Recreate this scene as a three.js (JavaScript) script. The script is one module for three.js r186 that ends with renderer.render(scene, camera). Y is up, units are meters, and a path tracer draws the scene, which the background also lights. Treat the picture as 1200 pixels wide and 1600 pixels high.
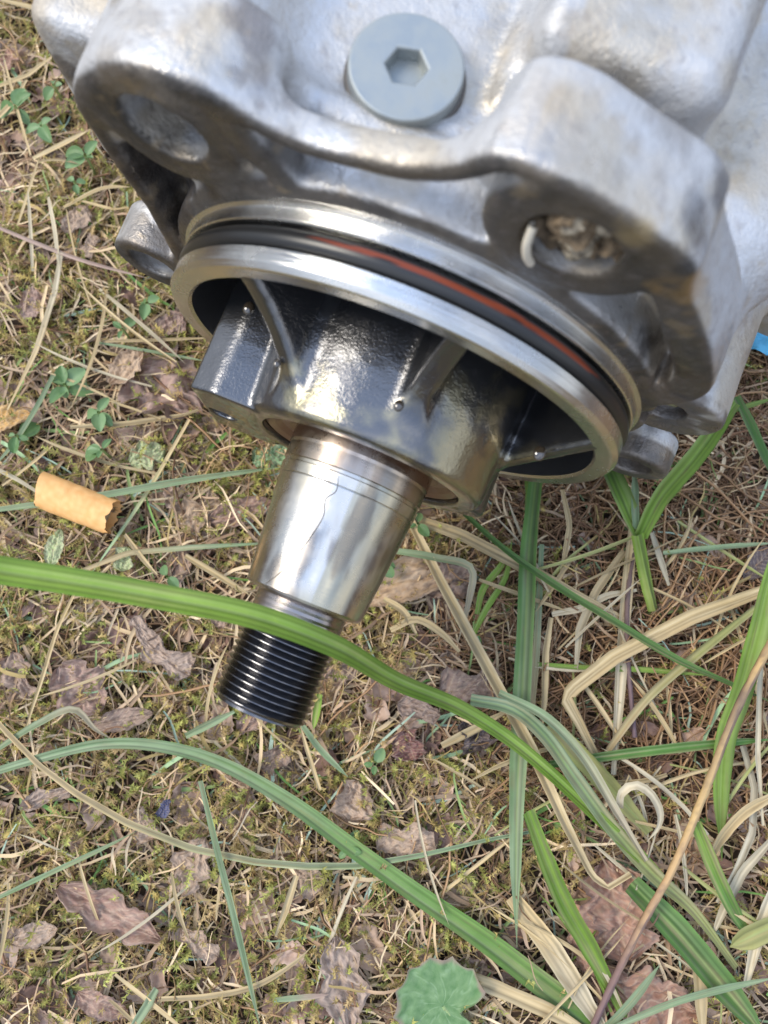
import * as THREE from 'three';
import { ImprovedNoise } from 'three/addons/math/ImprovedNoise.js';
import { mergeGeometries } from 'three/addons/utils/BufferGeometryUtils.js';

// ---------------------------------------------------------------- camera, sky, sun, exposure
const scene = new THREE.Scene();
const camera = new THREE.PerspectiveCamera(66.94, 0.75, 0.005, 30);
camera.position.set(0, 0.22139, 0.04706);
camera.lookAt(0, 0, 0);
camera.focus = 0.183;
camera.userData.fStop = 16;

const renderer = new THREE.WebGLRenderer({ antialias: true });
renderer.toneMapping = THREE.LinearToneMapping;
renderer.toneMappingExposure = 2.1;
renderer.shadowMap.enabled = true;

const perlin = new ImprovedNoise();
const N3 = (x, y, z) => perlin.noise(x, y, z);
const fbm = (x, y, z, o = 3) => { let s = 0, a = 0.5; for (let i = 0; i < o; i++) { s += a * N3(x, y, z); x = x * 2.03 + 5.1; y = y * 2.03 + 1.7; z = z * 2.03 + 9.2; a *= 0.5; } return s; };
const clamp = (v, a = 0, b = 1) => Math.min(b, Math.max(a, v));
const sstep = (a, b, v) => { const t = clamp((v - a) / (b - a)); return t * t * (3 - 2 * t); };
const lerp = (a, b, t) => a + (b - a) * t;
const mix3 = (a, b, t) => [lerp(a[0], b[0], t), lerp(a[1], b[1], t), lerp(a[2], b[2], t)];
function rng(seed) { let a = seed >>> 0; return () => { a = (a + 0x6D2B79F5) >>> 0; let t = a; t = Math.imul(t ^ (t >>> 15), t | 1); t ^= t + Math.imul(t ^ (t >>> 7), t | 61); return ((t ^ (t >>> 14)) >>> 0) / 4294967296; }; }

{ // a cloudy sky with some blue
  const w = 512, h = 256, d = new Float32Array(w * h * 4);
  for (let j = 0; j < h; j++) for (let i = 0; i < w; i++) {
    const el = ((j + 0.5) / h - 0.5) * Math.PI, az = ((i + 0.5) / w) * 2 * Math.PI;
    const x = Math.cos(el) * Math.cos(az), z = Math.cos(el) * Math.sin(az), y = Math.sin(el);
    const k = 1 / (Math.max(y, 0) + 0.35);
    const cl = sstep(-0.12, 0.3, fbm(x * k * 1.1 + 3.3, 1.3, z * k * 1.1 + 7.9, 5));
    const blue = mix3([0.62, 0.72, 0.86], [0.4, 0.54, 0.84], sstep(0, 0.8, y));
    const c = mix3(blue, [1.27, 1.33, 1.44], cl), o = (j * w + i) * 4;
    const g = y < 0 ? 0.3 : 1.02 * (1 + 2 * y) / 3; // an overcast sky is three times brighter overhead than at the horizon
    d[o] = c[0] * g; d[o + 1] = c[1] * g; d[o + 2] = c[2] * g; d[o + 3] = 1;
  }
  const t = new THREE.DataTexture(d, w, h, THREE.RGBAFormat, THREE.FloatType);
  t.mapping = THREE.EquirectangularReflectionMapping; t.magFilter = t.minFilter = THREE.LinearFilter; t.wrapS = THREE.RepeatWrapping; t.needsUpdate = true;
  scene.background = t; scene.environment = t;
}
const sun = new THREE.DirectionalLight(new THREE.Color(1, 0.92, 0.78), 1.5);
sun.position.set(-0.75, 0.85, -0.12); sun.target.position.set(0, 0, 0);
sun.castShadow = true; sun.shadow.radius = 46; sun.shadow.mapSize.set(2048, 2048);
Object.assign(sun.shadow.camera, { left: -0.4, right: 0.4, top: 0.4, bottom: -0.4, near: 0.1, far: 3 });
scene.add(sun, sun.target);

// ---------------------------------------------------------------- helpers
const MM = 0.001;
const names = new Map();
function numbered(n) { const k = names.get(n) ?? 0; names.set(n, k + 1); return k ? `${n}_${String(k).padStart(3, '0')}` : n; }
function part(name, geo, mat, parent) { const m = new THREE.Mesh(geo, mat); m.name = name; m.castShadow = m.receiveShadow = true; parent.add(m); return m; }
function thing(name, geo, mat, label, category, group) {
  const o = geo ? new THREE.Mesh(geo, mat) : new THREE.Group();
  o.name = numbered(name); o.castShadow = o.receiveShadow = true; o.userData = { label, category, kind: 'thing' };
  if (group) o.userData.group = group;
  scene.add(o); return o;
}
function tileNoise(size, cells, seed, oct = 4, gain = 0.55) { // tileable value noise, 0..1
  const out = new Float32Array(size * size); let amp = 1, tot = 0;
  for (let o = 0; o < oct; o++) {
    const n = cells << o, r = rng(seed + o * 77), g = Float32Array.from({ length: n * n }, () => r());
    for (let j = 0; j < size; j++) for (let i = 0; i < size; i++) {
      const x = i / size * n, y = j / size * n, x0 = x | 0, y0 = y | 0, fx = x - x0, fy = y - y0, u = fx * fx * (3 - 2 * fx), v = fy * fy * (3 - 2 * fy);
      const a = g[y0 * n + x0], b = g[y0 * n + (x0 + 1) % n], c = g[((y0 + 1) % n) * n + x0], e = g[((y0 + 1) % n) * n + (x0 + 1) % n];
      out[j * size + i] += amp * lerp(lerp(a, b, u), lerp(c, e, u), v);
    }
    tot += amp; amp *= gain;
  }
  for (let i = 0; i < out.length; i++) out[i] /= tot;
  return out;
}
function grayTex(size, f, repeat = [1, 1], srgb = false, h = size) {
  const d = new Uint8Array(size * h * 4);
  for (let j = 0; j < h; j++) for (let i = 0; i < size; i++) { const v = f(i, j), o = (j * size + i) * 4; const c = Array.isArray(v) ? v : [v, v, v]; for (let k = 0; k < 3; k++) d[o + k] = clamp(c[k]) * 255; d[o + 3] = 255; }
  const t = new THREE.DataTexture(d, size, h); t.wrapS = t.wrapT = THREE.RepeatWrapping; t.magFilter = THREE.LinearFilter; t.minFilter = THREE.LinearMipmapLinearFilter; t.generateMipmaps = true;
  t.repeat.set(...repeat); if (srgb) t.colorSpace = THREE.SRGBColorSpace; t.needsUpdate = true; return t;
}
// naive surface nets over a signed distance f (mm), box-projected uv in metres, colours from col(x,y,z,n)
function surfaceNets(f, lo, hi, cell, col) {
  const nx = Math.ceil((hi[0] - lo[0]) / cell) + 1, ny = Math.ceil((hi[1] - lo[1]) / cell) + 1, nz = Math.ceil((hi[2] - lo[2]) / cell) + 1;
  const F = new Float32Array(nx * ny * nz), sy = nx, sz = nx * ny;
  // coarse pass skips blocks that are far from the surface
  const B = 6;
  for (let k0 = 0; k0 < nz; k0 += B) for (let j0 = 0; j0 < ny; j0 += B) for (let i0 = 0; i0 < nx; i0 += B) {
    const d = f(lo[0] + (i0 + B / 2) * cell, lo[1] + (j0 + B / 2) * cell, lo[2] + (k0 + B / 2) * cell), far = Math.abs(d) > B * cell * 1.6;
    for (let k = k0; k < Math.min(nz, k0 + B); k++) for (let j = j0; j < Math.min(ny, j0 + B); j++) for (let i = i0; i < Math.min(nx, i0 + B); i++)
      F[k * sz + j * sy + i] = far ? d : f(lo[0] + i * cell, lo[1] + j * cell, lo[2] + k * cell);
  }
  const id = new Int32Array(nx * ny * nz).fill(-1), pos = [];
  for (let k = 0; k < nz - 1; k++) for (let j = 0; j < ny - 1; j++) for (let i = 0; i < nx - 1; i++) {
    const o = k * sz + j * sy + i, v = [F[o], F[o + 1], F[o + sy], F[o + sy + 1], F[o + sz], F[o + sz + 1], F[o + sz + sy], F[o + sz + sy + 1]];
    let m = 0; for (let q = 0; q < 8; q++) if (v[q] < 0) m |= 1 << q;
    if (m === 0 || m === 255) continue;
    let sx_ = 0, sy_ = 0, sz_ = 0, n = 0;
    for (let a = 0; a < 8; a++) for (const bit of [1, 2, 4]) if (!(a & bit)) {
      const b = a | bit; if ((v[a] < 0) === (v[b] < 0)) continue;
      const t = v[a] / (v[a] - v[b]);
      sx_ += (a & 1) + (bit === 1 ? t : 0); sy_ += ((a >> 1) & 1) + (bit === 2 ? t : 0); sz_ += ((a >> 2) & 1) + (bit === 4 ? t : 0); n++;
    }
    id[o] = pos.length / 3; pos.push(lo[0] + (i + sx_ / n) * cell, lo[1] + (j + sy_ / n) * cell, lo[2] + (k + sz_ / n) * cell);
  }
  const nv = pos.length / 3, nor = new Float32Array(nv * 3), colr = new Float32Array(nv * 3), e = cell * 0.5;
  for (let q = 0; q < nv; q++) {
    const [x, y, z] = [pos[q * 3], pos[q * 3 + 1], pos[q * 3 + 2]];
    let gx = f(x + e, y, z) - f(x - e, y, z), gy = f(x, y + e, z) - f(x, y - e, z), gz = f(x, y, z + e) - f(x, y, z - e);
    const l = Math.hypot(gx, gy, gz) || 1; gx /= l; gy /= l; gz /= l;
    nor.set([gx, gy, gz], q * 3); colr.set(col(x, y, z, gx, gy, gz), q * 3);
  }
  const P = [], NN = [], CC = [], UV = [];
  const tri = (a, b, c) => {
    const ax = nor[a * 3] + nor[b * 3] + nor[c * 3], ay = nor[a * 3 + 1] + nor[b * 3 + 1] + nor[c * 3 + 1], az = nor[a * 3 + 2] + nor[b * 3 + 2] + nor[c * 3 + 2];
    const A = Math.abs(ax), Bb = Math.abs(ay), Cc = Math.abs(az);
    for (const q of [a, b, c]) {
      const x = pos[q * 3] * MM, y = pos[q * 3 + 1] * MM, z = pos[q * 3 + 2] * MM;
      P.push(x, y, z); NN.push(nor[q * 3], nor[q * 3 + 1], nor[q * 3 + 2]); CC.push(colr[q * 3], colr[q * 3 + 1], colr[q * 3 + 2]);
      if (A >= Bb && A >= Cc) UV.push(z, y); else if (Bb >= Cc) UV.push(x, z); else UV.push(x, y);
    }
  };
  const quad = (a, b, c, d, flip) => { if (a < 0 || b < 0 || c < 0 || d < 0) return; if (flip) { tri(a, c, b); tri(a, d, c); } else { tri(a, b, c); tri(a, c, d); } };
  for (let k = 1; k < nz - 1; k++) for (let j = 1; j < ny - 1; j++) for (let i = 1; i < nx - 1; i++) {
    const o = k * sz + j * sy + i, s = F[o] < 0;
    if (s !== (F[o + 1] < 0)) quad(id[o - sy - sz], id[o - sz], id[o], id[o - sy], !s);
    if (s !== (F[o + sy] < 0)) quad(id[o - 1 - sz], id[o - 1], id[o], id[o - sz], !s);
    if (s !== (F[o + sz] < 0)) quad(id[o - 1 - sy], id[o - sy], id[o], id[o - 1], !s);
  }
  const g = new THREE.BufferGeometry();
  g.setAttribute('position', new THREE.Float32BufferAttribute(P, 3)); g.setAttribute('normal', new THREE.Float32BufferAttribute(NN, 3));
  g.setAttribute('color', new THREE.Float32BufferAttribute(CC, 3)); g.setAttribute('uv', new THREE.Float32BufferAttribute(UV, 2));
  return g;
}
const smin = (a, b, k) => { const h = Math.max(k - Math.abs(a - b), 0) / k; return Math.min(a, b) - h * h * k * 0.25; };
const smax = (a, b, k) => -smin(-a, -b, k);
// a body turned about the z axis from [z, r] pairs in mm; uv in metres; corners are kept crisp by doubling
function turned(profile, seg = 160, crease = true, arc = [0, Math.PI * 2]) {
  const P = [], Nn = [], U = [], I = []; let len = 0;
  for (let k = 0; k < profile.length - 1; k++) {
    const [z0, r0] = profile[k], [z1, r1] = profile[k + 1], l = Math.hypot(z1 - z0, r1 - r0); if (l < 1e-6) continue;
    const nr = -(z1 - z0) / l * -1, nz = -(r1 - r0) / l, base = P.length / 3;
    for (let s = 0; s <= seg; s++) {
      const a = arc[0] + (arc[1] - arc[0]) * s / seg, c = Math.cos(a), q = Math.sin(a);
      for (const [z, r, v] of [[z0, r0, len], [z1, r1, len + l]]) { P.push(c * r * MM, q * r * MM, z * MM); Nn.push(c * nr, q * nr, nz); U.push(a * Math.max(r0, r1) * MM, v * MM); }
    }
    for (let s = 0; s < seg; s++) { const a = base + s * 2; I.push(a, a + 2, a + 1, a + 1, a + 2, a + 3); }
    len += l;
  }
  const g = new THREE.BufferGeometry();
  g.setAttribute('position', new THREE.Float32BufferAttribute(P, 3)); g.setAttribute('normal', new THREE.Float32BufferAttribute(Nn, 3)); g.setAttribute('uv', new THREE.Float32BufferAttribute(U, 2)); g.setIndex(I);
  return g;
}
// ---------------------------------------------------------------- ground sheet
const groundHeight = (x, z) => { const f = 1 / (1 + (x * x + z * z) * 1.2); return (fbm(x * 14, 3.1, z * 14, 3) * 0.006 + N3(x * 90, 8.8, z * 90) * 0.0012) * f - 0.002; };
const soilTex = (() => { const a = tileNoise(512, 8, 11, 5, 0.65), b = tileNoise(512, 32, 12, 3, 0.7); return grayTex(512, (i, j) => { const v = a[j * 512 + i], w = b[j * 512 + i]; return mix3([0.20, 0.15, 0.11], [0.42, 0.33, 0.24], clamp(v * 1.3 - 0.25 + (w - 0.5) * 0.7)); }, [2.3, 2.3], true); })();
{
  const n = 220, P = [], U = [], I = [], q = (t) => Math.sign(t) * (Math.abs(t) * 0.42 + Math.pow(Math.abs(t), 5) * 7.6);
  for (let j = 0; j <= n; j++) for (let i = 0; i <= n; i++) { const x = q(i / n * 2 - 1), z = q(j / n * 2 - 1); P.push(x, groundHeight(x, z), z); U.push(x, z); }
  for (let j = 0; j < n; j++) for (let i = 0; i < n; i++) { const a = j * (n + 1) + i; I.push(a, a + n + 1, a + 1, a + 1, a + n + 1, a + n + 2); }
  const g = new THREE.BufferGeometry(); g.setAttribute('position', new THREE.Float32BufferAttribute(P, 3)); g.setAttribute('uv', new THREE.Float32BufferAttribute(U, 2)); g.setIndex(I); g.computeVertexNormals();
  const m = new THREE.Mesh(g, new THREE.MeshStandardMaterial({ map: soilTex, roughness: 1 })); m.name = 'ground'; m.receiveShadow = true;
  m.userData = { kind: 'structure', label: 'brown soil under dry grass and moss', category: 'ground' }; scene.add(m);
}

// ---------------------------------------------------------------- the pump (millimetres, axis along z, shaft tip at +z, y towards the sky)
const pump = thing('mechanical_pump', null, null, 'oily cast aluminium pump with bolt ears and tapered threaded shaft lying on grass', 'pump');
const basis = new THREE.Matrix4().makeBasis(new THREE.Vector3(0.92795, -0.07749, 0.36456), new THREE.Vector3(0.04312, 0.9939, 0.1015), new THREE.Vector3(-0.37021, -0.07846, 0.92563));
pump.quaternion.setFromRotationMatrix(basis); pump.position.set(0.00105, 0, -0.01317);
const lift = new THREE.Vector3(0, 0.062, 0).applyQuaternion(pump.quaternion.clone().invert());
const pumpPart = (name, geo, mat) => { const m = part(name, geo, mat, pump); m.position.copy(lift); return m; };

const castN = tileNoise(512, 24, 5, 4, 0.6), fineN = tileNoise(512, 64, 6, 3, 0.7), blotN = tileNoise(512, 6, 9, 5, 0.6);
const castBump = grayTex(512, (i, j) => castN[j * 512 + i] * 0.6 + fineN[j * 512 + i] * 0.4, [1 / 0.03, 1 / 0.03]);
const grainBump = grayTex(512, (i, j) => fineN[j * 512 + i], [1 / 0.022, 1 / 0.022]);
const blotRough = grayTex(512, (i, j) => { const v = clamp(0.5 + (blotN[j * 512 + i] - 0.5) * 0.9 + (fineN[j * 512 + i] - 0.5) * 0.2, 0.2, 0.95); return [v, v, v]; }, [1 / 0.05, 1 / 0.05]);
const ringLines = (() => { const r = rng(40), a = Float32Array.from({ length: 512 }, () => r()); return grayTex(8, (i, j) => 0.45 + 0.55 * a[j], [1, 1 / 0.012], false, 512); })();
const M = {
  cast: new THREE.MeshStandardMaterial({ vertexColors: true, metalness: 0.68, roughness: 1.15, roughnessMap: blotRough, bumpMap: castBump, bumpScale: 0.0003 }),
  oily: new THREE.MeshPhysicalMaterial({ vertexColors: true, metalness: 0.9, roughness: 0.25, bumpMap: grainBump, bumpScale: 0.000065, clearcoat: 0.8, clearcoatRoughness: 0.08 }),
  turnedSteel: new THREE.MeshStandardMaterial({ color: new THREE.Color(0.74, 0.73, 0.7), metalness: 1, roughness: 0.42, roughnessMap: blotRough, bumpMap: ringLines, bumpScale: 0.00003 }),
  bore: new THREE.MeshPhysicalMaterial({ color: new THREE.Color(0.4, 0.39, 0.38), metalness: 0.9, roughness: 0.3, clearcoat: 0.8, clearcoatRoughness: 0.08 }),
  oring: new THREE.MeshPhysicalMaterial({ vertexColors: true, roughness: 0.32 }),
  shaft: new THREE.MeshPhysicalMaterial({ vertexColors: true, metalness: 1, roughness: 0.52, roughnessMap: blotRough, bumpMap: ringLines, bumpScale: 0.000012, clearcoat: 0.35, clearcoatRoughness: 0.12 }),
  thread: new THREE.MeshPhysicalMaterial({ color: new THREE.Color(0.11, 0.11, 0.12), metalness: 1, roughness: 0.26, clearcoat: 0.8, clearcoatRoughness: 0.1 }),
  seal: new THREE.MeshPhysicalMaterial({ color: new THREE.Color(0.16, 0.075, 0.045), roughness: 0.4, clearcoat: 0.8, clearcoatRoughness: 0.15 }),
  plug: new THREE.MeshStandardMaterial({ color: new THREE.Color(0.34, 0.36, 0.35), metalness: 0.6, roughness: 1.0, roughnessMap: blotRough }),
  steel: new THREE.MeshStandardMaterial({ color: new THREE.Color(0.6, 0.6, 0.62), metalness: 1, roughness: 0.22 }),
  washer: new THREE.MeshStandardMaterial({ color: new THREE.Color(0.11, 0.1, 0.09), metalness: 0.5, roughness: 0.5 }),
  oilDrop: new THREE.MeshPhysicalMaterial({ color: new THREE.Color(0.04, 0.03, 0.02), roughness: 0.05, clearcoat: 1, clearcoatRoughness: 0.02, ior: 1.6 }),
  oilLine: new THREE.MeshStandardMaterial({ color: new THREE.Color(0.12, 0.1, 0.08), roughness: 0.35 }),
  dirt: new THREE.MeshStandardMaterial({ vertexColors: true, roughness: 1 }),
};

// outline of the flange in x, y as a table of distances
function outlineTable(pts, lo, hi, step) {
  const nx = Math.round((hi[0] - lo[0]) / step) + 1, ny = Math.round((hi[1] - lo[1]) / step) + 1, T = new Float32Array(nx * ny), n = pts.length;
  for (let j = 0; j < ny; j++) for (let i = 0; i < nx; i++) {
    const x = lo[0] + i * step, y = lo[1] + j * step; let d = 1e9, inside = false;
    for (let a = 0, b = n - 1; a < n; b = a++) {
      const [x0, y0] = pts[b], [x1, y1] = pts[a], ex = x1 - x0, ey = y1 - y0, t = clamp(((x - x0) * ex + (y - y0) * ey) / (ex * ex + ey * ey));
      d = Math.min(d, (x - x0 - ex * t) ** 2 + (y - y0 - ey * t) ** 2);
      if ((y0 > y) !== (y1 > y) && x < (x1 - x0) * (y - y0) / (y1 - y0) + x0) inside = !inside;
    }
    T[j * nx + i] = Math.sqrt(d) * (inside ? -1 : 1);
  }
  return (x, y) => {
    const u = clamp((x - lo[0]) / step, 0, nx - 1.001), v = clamp((y - lo[1]) / step, 0, ny - 1.001), i = u | 0, j = v | 0, a = u - i, b = v - j, o = j * nx + i;
    return lerp(lerp(T[o], T[o + 1], a), lerp(T[o + nx], T[o + nx + 1], a), b);
  };
}
const outlinePts = new THREE.CatmullRomCurve3([[37, 63], [35.5, 68], [31, 71.8], [25.5, 73.6], [19.6, 75.2], [13.9, 76.8], [8.4, 77], [4, 75], [0, 70.2], [-4.3, 66.6], [-9, 64.6], [-18.4, 62], [-23.3, 61.6], [-28, 62.4], [-32.6, 64], [-37, 65.2], [-41.6, 65], [-46.3, 63.6], [-50, 61.2], [-55, 56.6], [-60, 50.5], [-61.8, 45], [-61, 35], [-60, 26.7], [-58.6, 19], [-58, 5], [-57, -15], [-50, -33], [-36, -48], [-15, -55], [12, -56], [34, -50], [47, -38], [50, -24], [50, -2], [50, 16], [54.5, 29], [52.5, 39], [45, 52]].map(([x, y]) => new THREE.Vector3(x, y, 0)), true, 'catmullrom', 0.5).getSpacedPoints(150).slice(0, 150).map((p) => [p.x, p.y]);
const outline = outlineTable(outlinePts, [-90, -66], [86, 88], 0.7);
const cyl = (x, y, z, cx, cy, r, z0, z1, rd = 1) => { const a = Math.hypot(x - cx, y - cy) - r + rd, b = Math.abs(z - (z0 + z1) / 2) - (z1 - z0) / 2 + rd; return Math.hypot(Math.max(a, 0), Math.max(b, 0)) + Math.min(Math.max(a, b), 0) - rd; };
const box = (x, y, z, cx, cy, cz, hx, hy, hz, rd) => { const a = Math.abs(x - cx) - hx + rd, b = Math.abs(y - cy) - hy + rd, c = Math.abs(z - cz) - hz + rd; return Math.hypot(Math.max(a, 0), Math.max(b, 0), Math.max(c, 0)) + Math.min(Math.max(a, b, c), 0) - rd; };
function housingSDF(x, y, z) {
  const rho = Math.hypot(x, y), o2 = outline(x, y);
  // flange plate with rounded rim
  let a = o2 + 1.9, b = Math.abs(z + 20) - 8 + 1.9;
  let d = Math.hypot(Math.max(a, 0), Math.max(b, 0)) + Math.min(Math.max(a, b), 0) - 1.9;
  const dl = Math.hypot(x + 45, y - 50.5), dr = Math.hypot(x - 19, y - 62.8), dll = Math.hypot(x + 65, y + 18), dlr = Math.hypot(x - 62, y + 28);
  // pockets between rim, bosses and the ring seat
  let pk = Math.max(o2 + (x > 20 ? lerp(3.6, 7.5, sstep(20, 40, x)) : 3.6), 53.4 - rho, -y - 20); pk = smax(pk, 13.2 - dl, 3); pk = smax(pk, 13.6 - dr, 3); pk = smax(pk, 13 - dll, 2);
  pk = smax(pk, 2.2 - Math.abs(x * 0.83 + y * 0.56 - 6 + 0), 1.5); // a web beside the left boss
  pk = smax(pk, -21 - z, 3);
  d = smax(d, -pk, 2.2);
  // ears
  d = smin(d, cyl(x, y, z, -65, -18, 10.5, -24, -12, 1.4), 4);
  d = smin(d, cyl(x, y, z, 62, -28, 10, -23, -13, 1.4), 4);
  d = smin(d, cyl(x, y, z, 56, 8, 11.4, -62, -16, 1.0), 3);
  // the left ear runs back as a long arm
  const ra = 15.4 - (z + 12) * -0.02; d = smin(d, smax(Math.hypot(x + 45 - (z + 26) * 0.06, y - 47.5) - ra, Math.abs(z + 60) - 46, 2), 4);
  // ring seat
  d = smin(d, cyl(x, y, z, 0, 0, 53.6, -30, -13.2, 0.8), 1.5);
  // body behind the flange
  d = smin(d, box(x, y, z, -6, -6, -74, 66, 53, 48, 14), 5);
  d = smin(d, box(x, y, z, -14, 30, -70, 22, 22, 44, 5), 5);
  d = smin(d, box(x, y, z, 17, 36, -84, 16.5, 28, 44, 6), 4);
  d = smin(d, box(x, y, z, 44, 20, -88, 26, 26, 42, 12), 6);
  d = smin(d, box(x, y, z, 66, 8, -76, 16, 15, 30, 6), 5);
  d = smin(d, box(x, y, z, -68, 20, -62, 12, 22, 36, 4), 4);
  d = smin(d, box(x, y, z, 3, 46, -64, 3.2, 8.5, 30, 2), 3);
  // scoop behind the bar that joins the two ears
  d = smax(d, -box(x, y, z, -13, 74.6, -47, 15, 20, 27.5, 5), 5);
  // holes
  d = smax(d, -cyl(x, y, z, -45, 50.5, 7.1, -34, 0, 0.2), 0.8);
  d = smax(d, -cyl(x, y, z, 19, 62.8, 7.1, -40, 0, 0.2), 0.8);
  d = smax(d, -cyl(x, y, z, -65.6, -17, 5.8, -40, 0, 0.2), 0.8);
  d = smax(d, -cyl(x, y, z, 62.4, -27.5, 5.2, -40, 0, 0.2), 0.8);
  d = smax(d, -cyl(x, y, z, 54.6, 9.4, 4.6, -24, 0, 0.2), 0.6);
  d = Math.max(d, -(Math.max(rho - 46.8, -40 - z)));
  if (d < 3 && d > -3) d += N3(x * 0.4, y * 0.4, z * 0.4) * 0.07 + N3(x * 0.1 + 4, y * 0.1, z * 0.1) * 0.2;
  return d;
}
const STAINS_AND_SHADE = [[-31, 64, -22, 7, 0.75, [0.19, 0.17, 0.16]], [33, 70, -22, 8, 0.7, [0.16, 0.16, 0.17]], [24, 75, -24, 6, 0.5, [0.24, 0.21, 0.18]], [36, 64, -13, 6, 0.45, [0.48, 0.3, 0.1]], [26, 73, -12, 5, 0.4, [0.52, 0.4, 0.2]], [10, 77, -18, 9, 0.4, [0.4, 0.34, 0.27]], [-48, 60, -14, 9, 0.45, [0.3, 0.26, 0.21]], [-55, 20, -14, 14, 0.8, [0.09, 0.08, 0.075]], [-24, 55, -16, 7, 0.8, [0.08, 0.07, 0.06]], [-33, 46, -18, 8, 0.85, [0.06, 0.05, 0.045]], [-52, 32, -18, 12, 0.85, [0.06, 0.05, 0.045]], [46, 36, -16, 8, 0.8, [0.09, 0.07, 0.055]], [52, 10, -15, 9, 0.8, [0.09, 0.07, 0.055]], [60, -22, -13, 9, 0.6, [0.1, 0.09, 0.08]], [-66, -16, -12, 7, 0.7, [0.09, 0.08, 0.075]]];  // stains, plus near-black spots that paint the shade of the recessed pockets
function housingColor(x, y, z, nx, ny, nz) {
  let c = [0.51, 0.505, 0.5];
  const warm = sstep(0.0, 0.22, fbm(x * 0.05 + 3, y * 0.05, z * 0.05, 4) + (x > 8 ? 0.08 : -0.04)); c = mix3(c, [0.48, 0.42, 0.33], warm * 0.8);
  const smudge = sstep(0.2, 0.4, fbm(x * 0.075 + 31, y * 0.075 + 5, z * 0.075, 4)); c = mix3(c, [0.27, 0.25, 0.23], smudge * 0.45);
  // machined front faces: ragged brown oily coat, darkened further to paint in their shade
  const filmShade = sstep(-0.7, -0.45, (z + 15) * 0.03 + fbm(x * 0.14, y * 0.14, z * 0.3 + 9, 4)) * sstep(-13.4, -12.6, z + 0.5 * N3(x * 0.13, y * 0.13, 3));
  c = mix3(c, mix3([0.08, 0.066, 0.052], [0.035, 0.03, 0.025], sstep(-0.1, 0.2, fbm(x * 0.1, y * 0.1, 4.4, 3))), filmShade * 0.9);
  const sideDark = sstep(-0.22, 0.02, fbm(x * 0.12 + 50, y * 0.12, z * 0.12, 4) + (z + 22) * 0.03) * Math.max(x < -46 && y < 44 ? sstep(44, 30, y) * sstep(-14, -6, y) : 0, x > 42 && y < 30 && z > -19 ? 1 : 0); c = mix3(c, mix3([0.09, 0.08, 0.075], [0.2, 0.16, 0.12], clamp(0.5 + 1.4 * fbm(x * 0.2, y * 0.2, z * 0.2, 3))), sideDark * 0.85);  // near-black to brown mottling over the left wall and the lower right side
  for (const [sx, sy, sz, sr, k, cc] of STAINS_AND_SHADE) { const m = sstep(0, 0.22, 0.5 * fbm(x * 0.16 + sx, y * 0.16, z * 0.16, 4) + 0.3 - 0.3 * Math.hypot(x - sx, y - sy, z - sz) / sr); c = mix3(c, cc, m * k); }
  const rust = sstep(0.26, 0.34, fbm(x * 0.16 + 12, y * 0.16 + 3, z * 0.16 + 2, 4)); c = mix3(c, [0.4, 0.3, 0.17], rust * 0.3);
  const speck = sstep(0.42, 0.5, N3(x * 0.7, y * 0.7, z * 0.7)); return mix3(c, [0.24, 0.21, 0.2], speck * 0.3);
}
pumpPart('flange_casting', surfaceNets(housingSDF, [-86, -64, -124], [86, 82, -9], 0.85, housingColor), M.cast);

// spigot ring: two lands with a groove between, machined bright
const ring = pumpPart('spigot_ring', turned([[-16, 51.2], [-11.2, 51.2], [-10.9, 50.4], [-8.6, 50.4], [-8.4, 50.1]], 220), M.turnedSteel);
part('front_land', turned([[-3.7, 49.8], [-3.5, 50.1], [-0.9, 50.1], [0, 49.3], [0.15, 48.8], [0.15, 45.9], [-0.4, 45.3]], 220), M.turnedSteel, ring);
part('bore', turned([[-0.4, 45.3], [-16, 45.3], [-16, 51.2]], 160), M.bore, ring);
part('groove', turned([[-8.42, 50.15], [-8.42, 46.2], [-3.68, 46.2], [-3.68, 49.85]], 220), M.turnedSteel, ring);
{
  const g = new THREE.TorusGeometry(48.2 * MM, 2.2 * MM, 40, 320), p = g.attributes.position, C = [];
  for (let i = 0; i < p.count; i++) {
    const x = p.getX(i) * 1000, y = p.getY(i) * 1000, z = p.getZ(i) * 1000, ang = Math.atan2(y, x);
    const run = Math.max(sstep(1.85, 2.15, ang), sstep(1.0, 0.62, ang), ang < -1 ? 1 : 0), oil = sstep(-0.06, 0.06, Math.abs(z + 0.35) * 0.55 - 0.25 + 0.5 * fbm(x * 0.09, y * 0.09, z * 0.6, 4) + run * 0.6);
    C.push(...mix3([0.21, 0.045, 0.02], [0.014, 0.014, 0.014], oil));
  }
  g.setAttribute('color', new THREE.Float32BufferAttribute(C, 3)); g.translate(0, 0, -6.05 * MM);
  pumpPart('o_ring', g, M.oring).userData.label = 'black rubber O-ring with an orange-red stripe';
}

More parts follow.
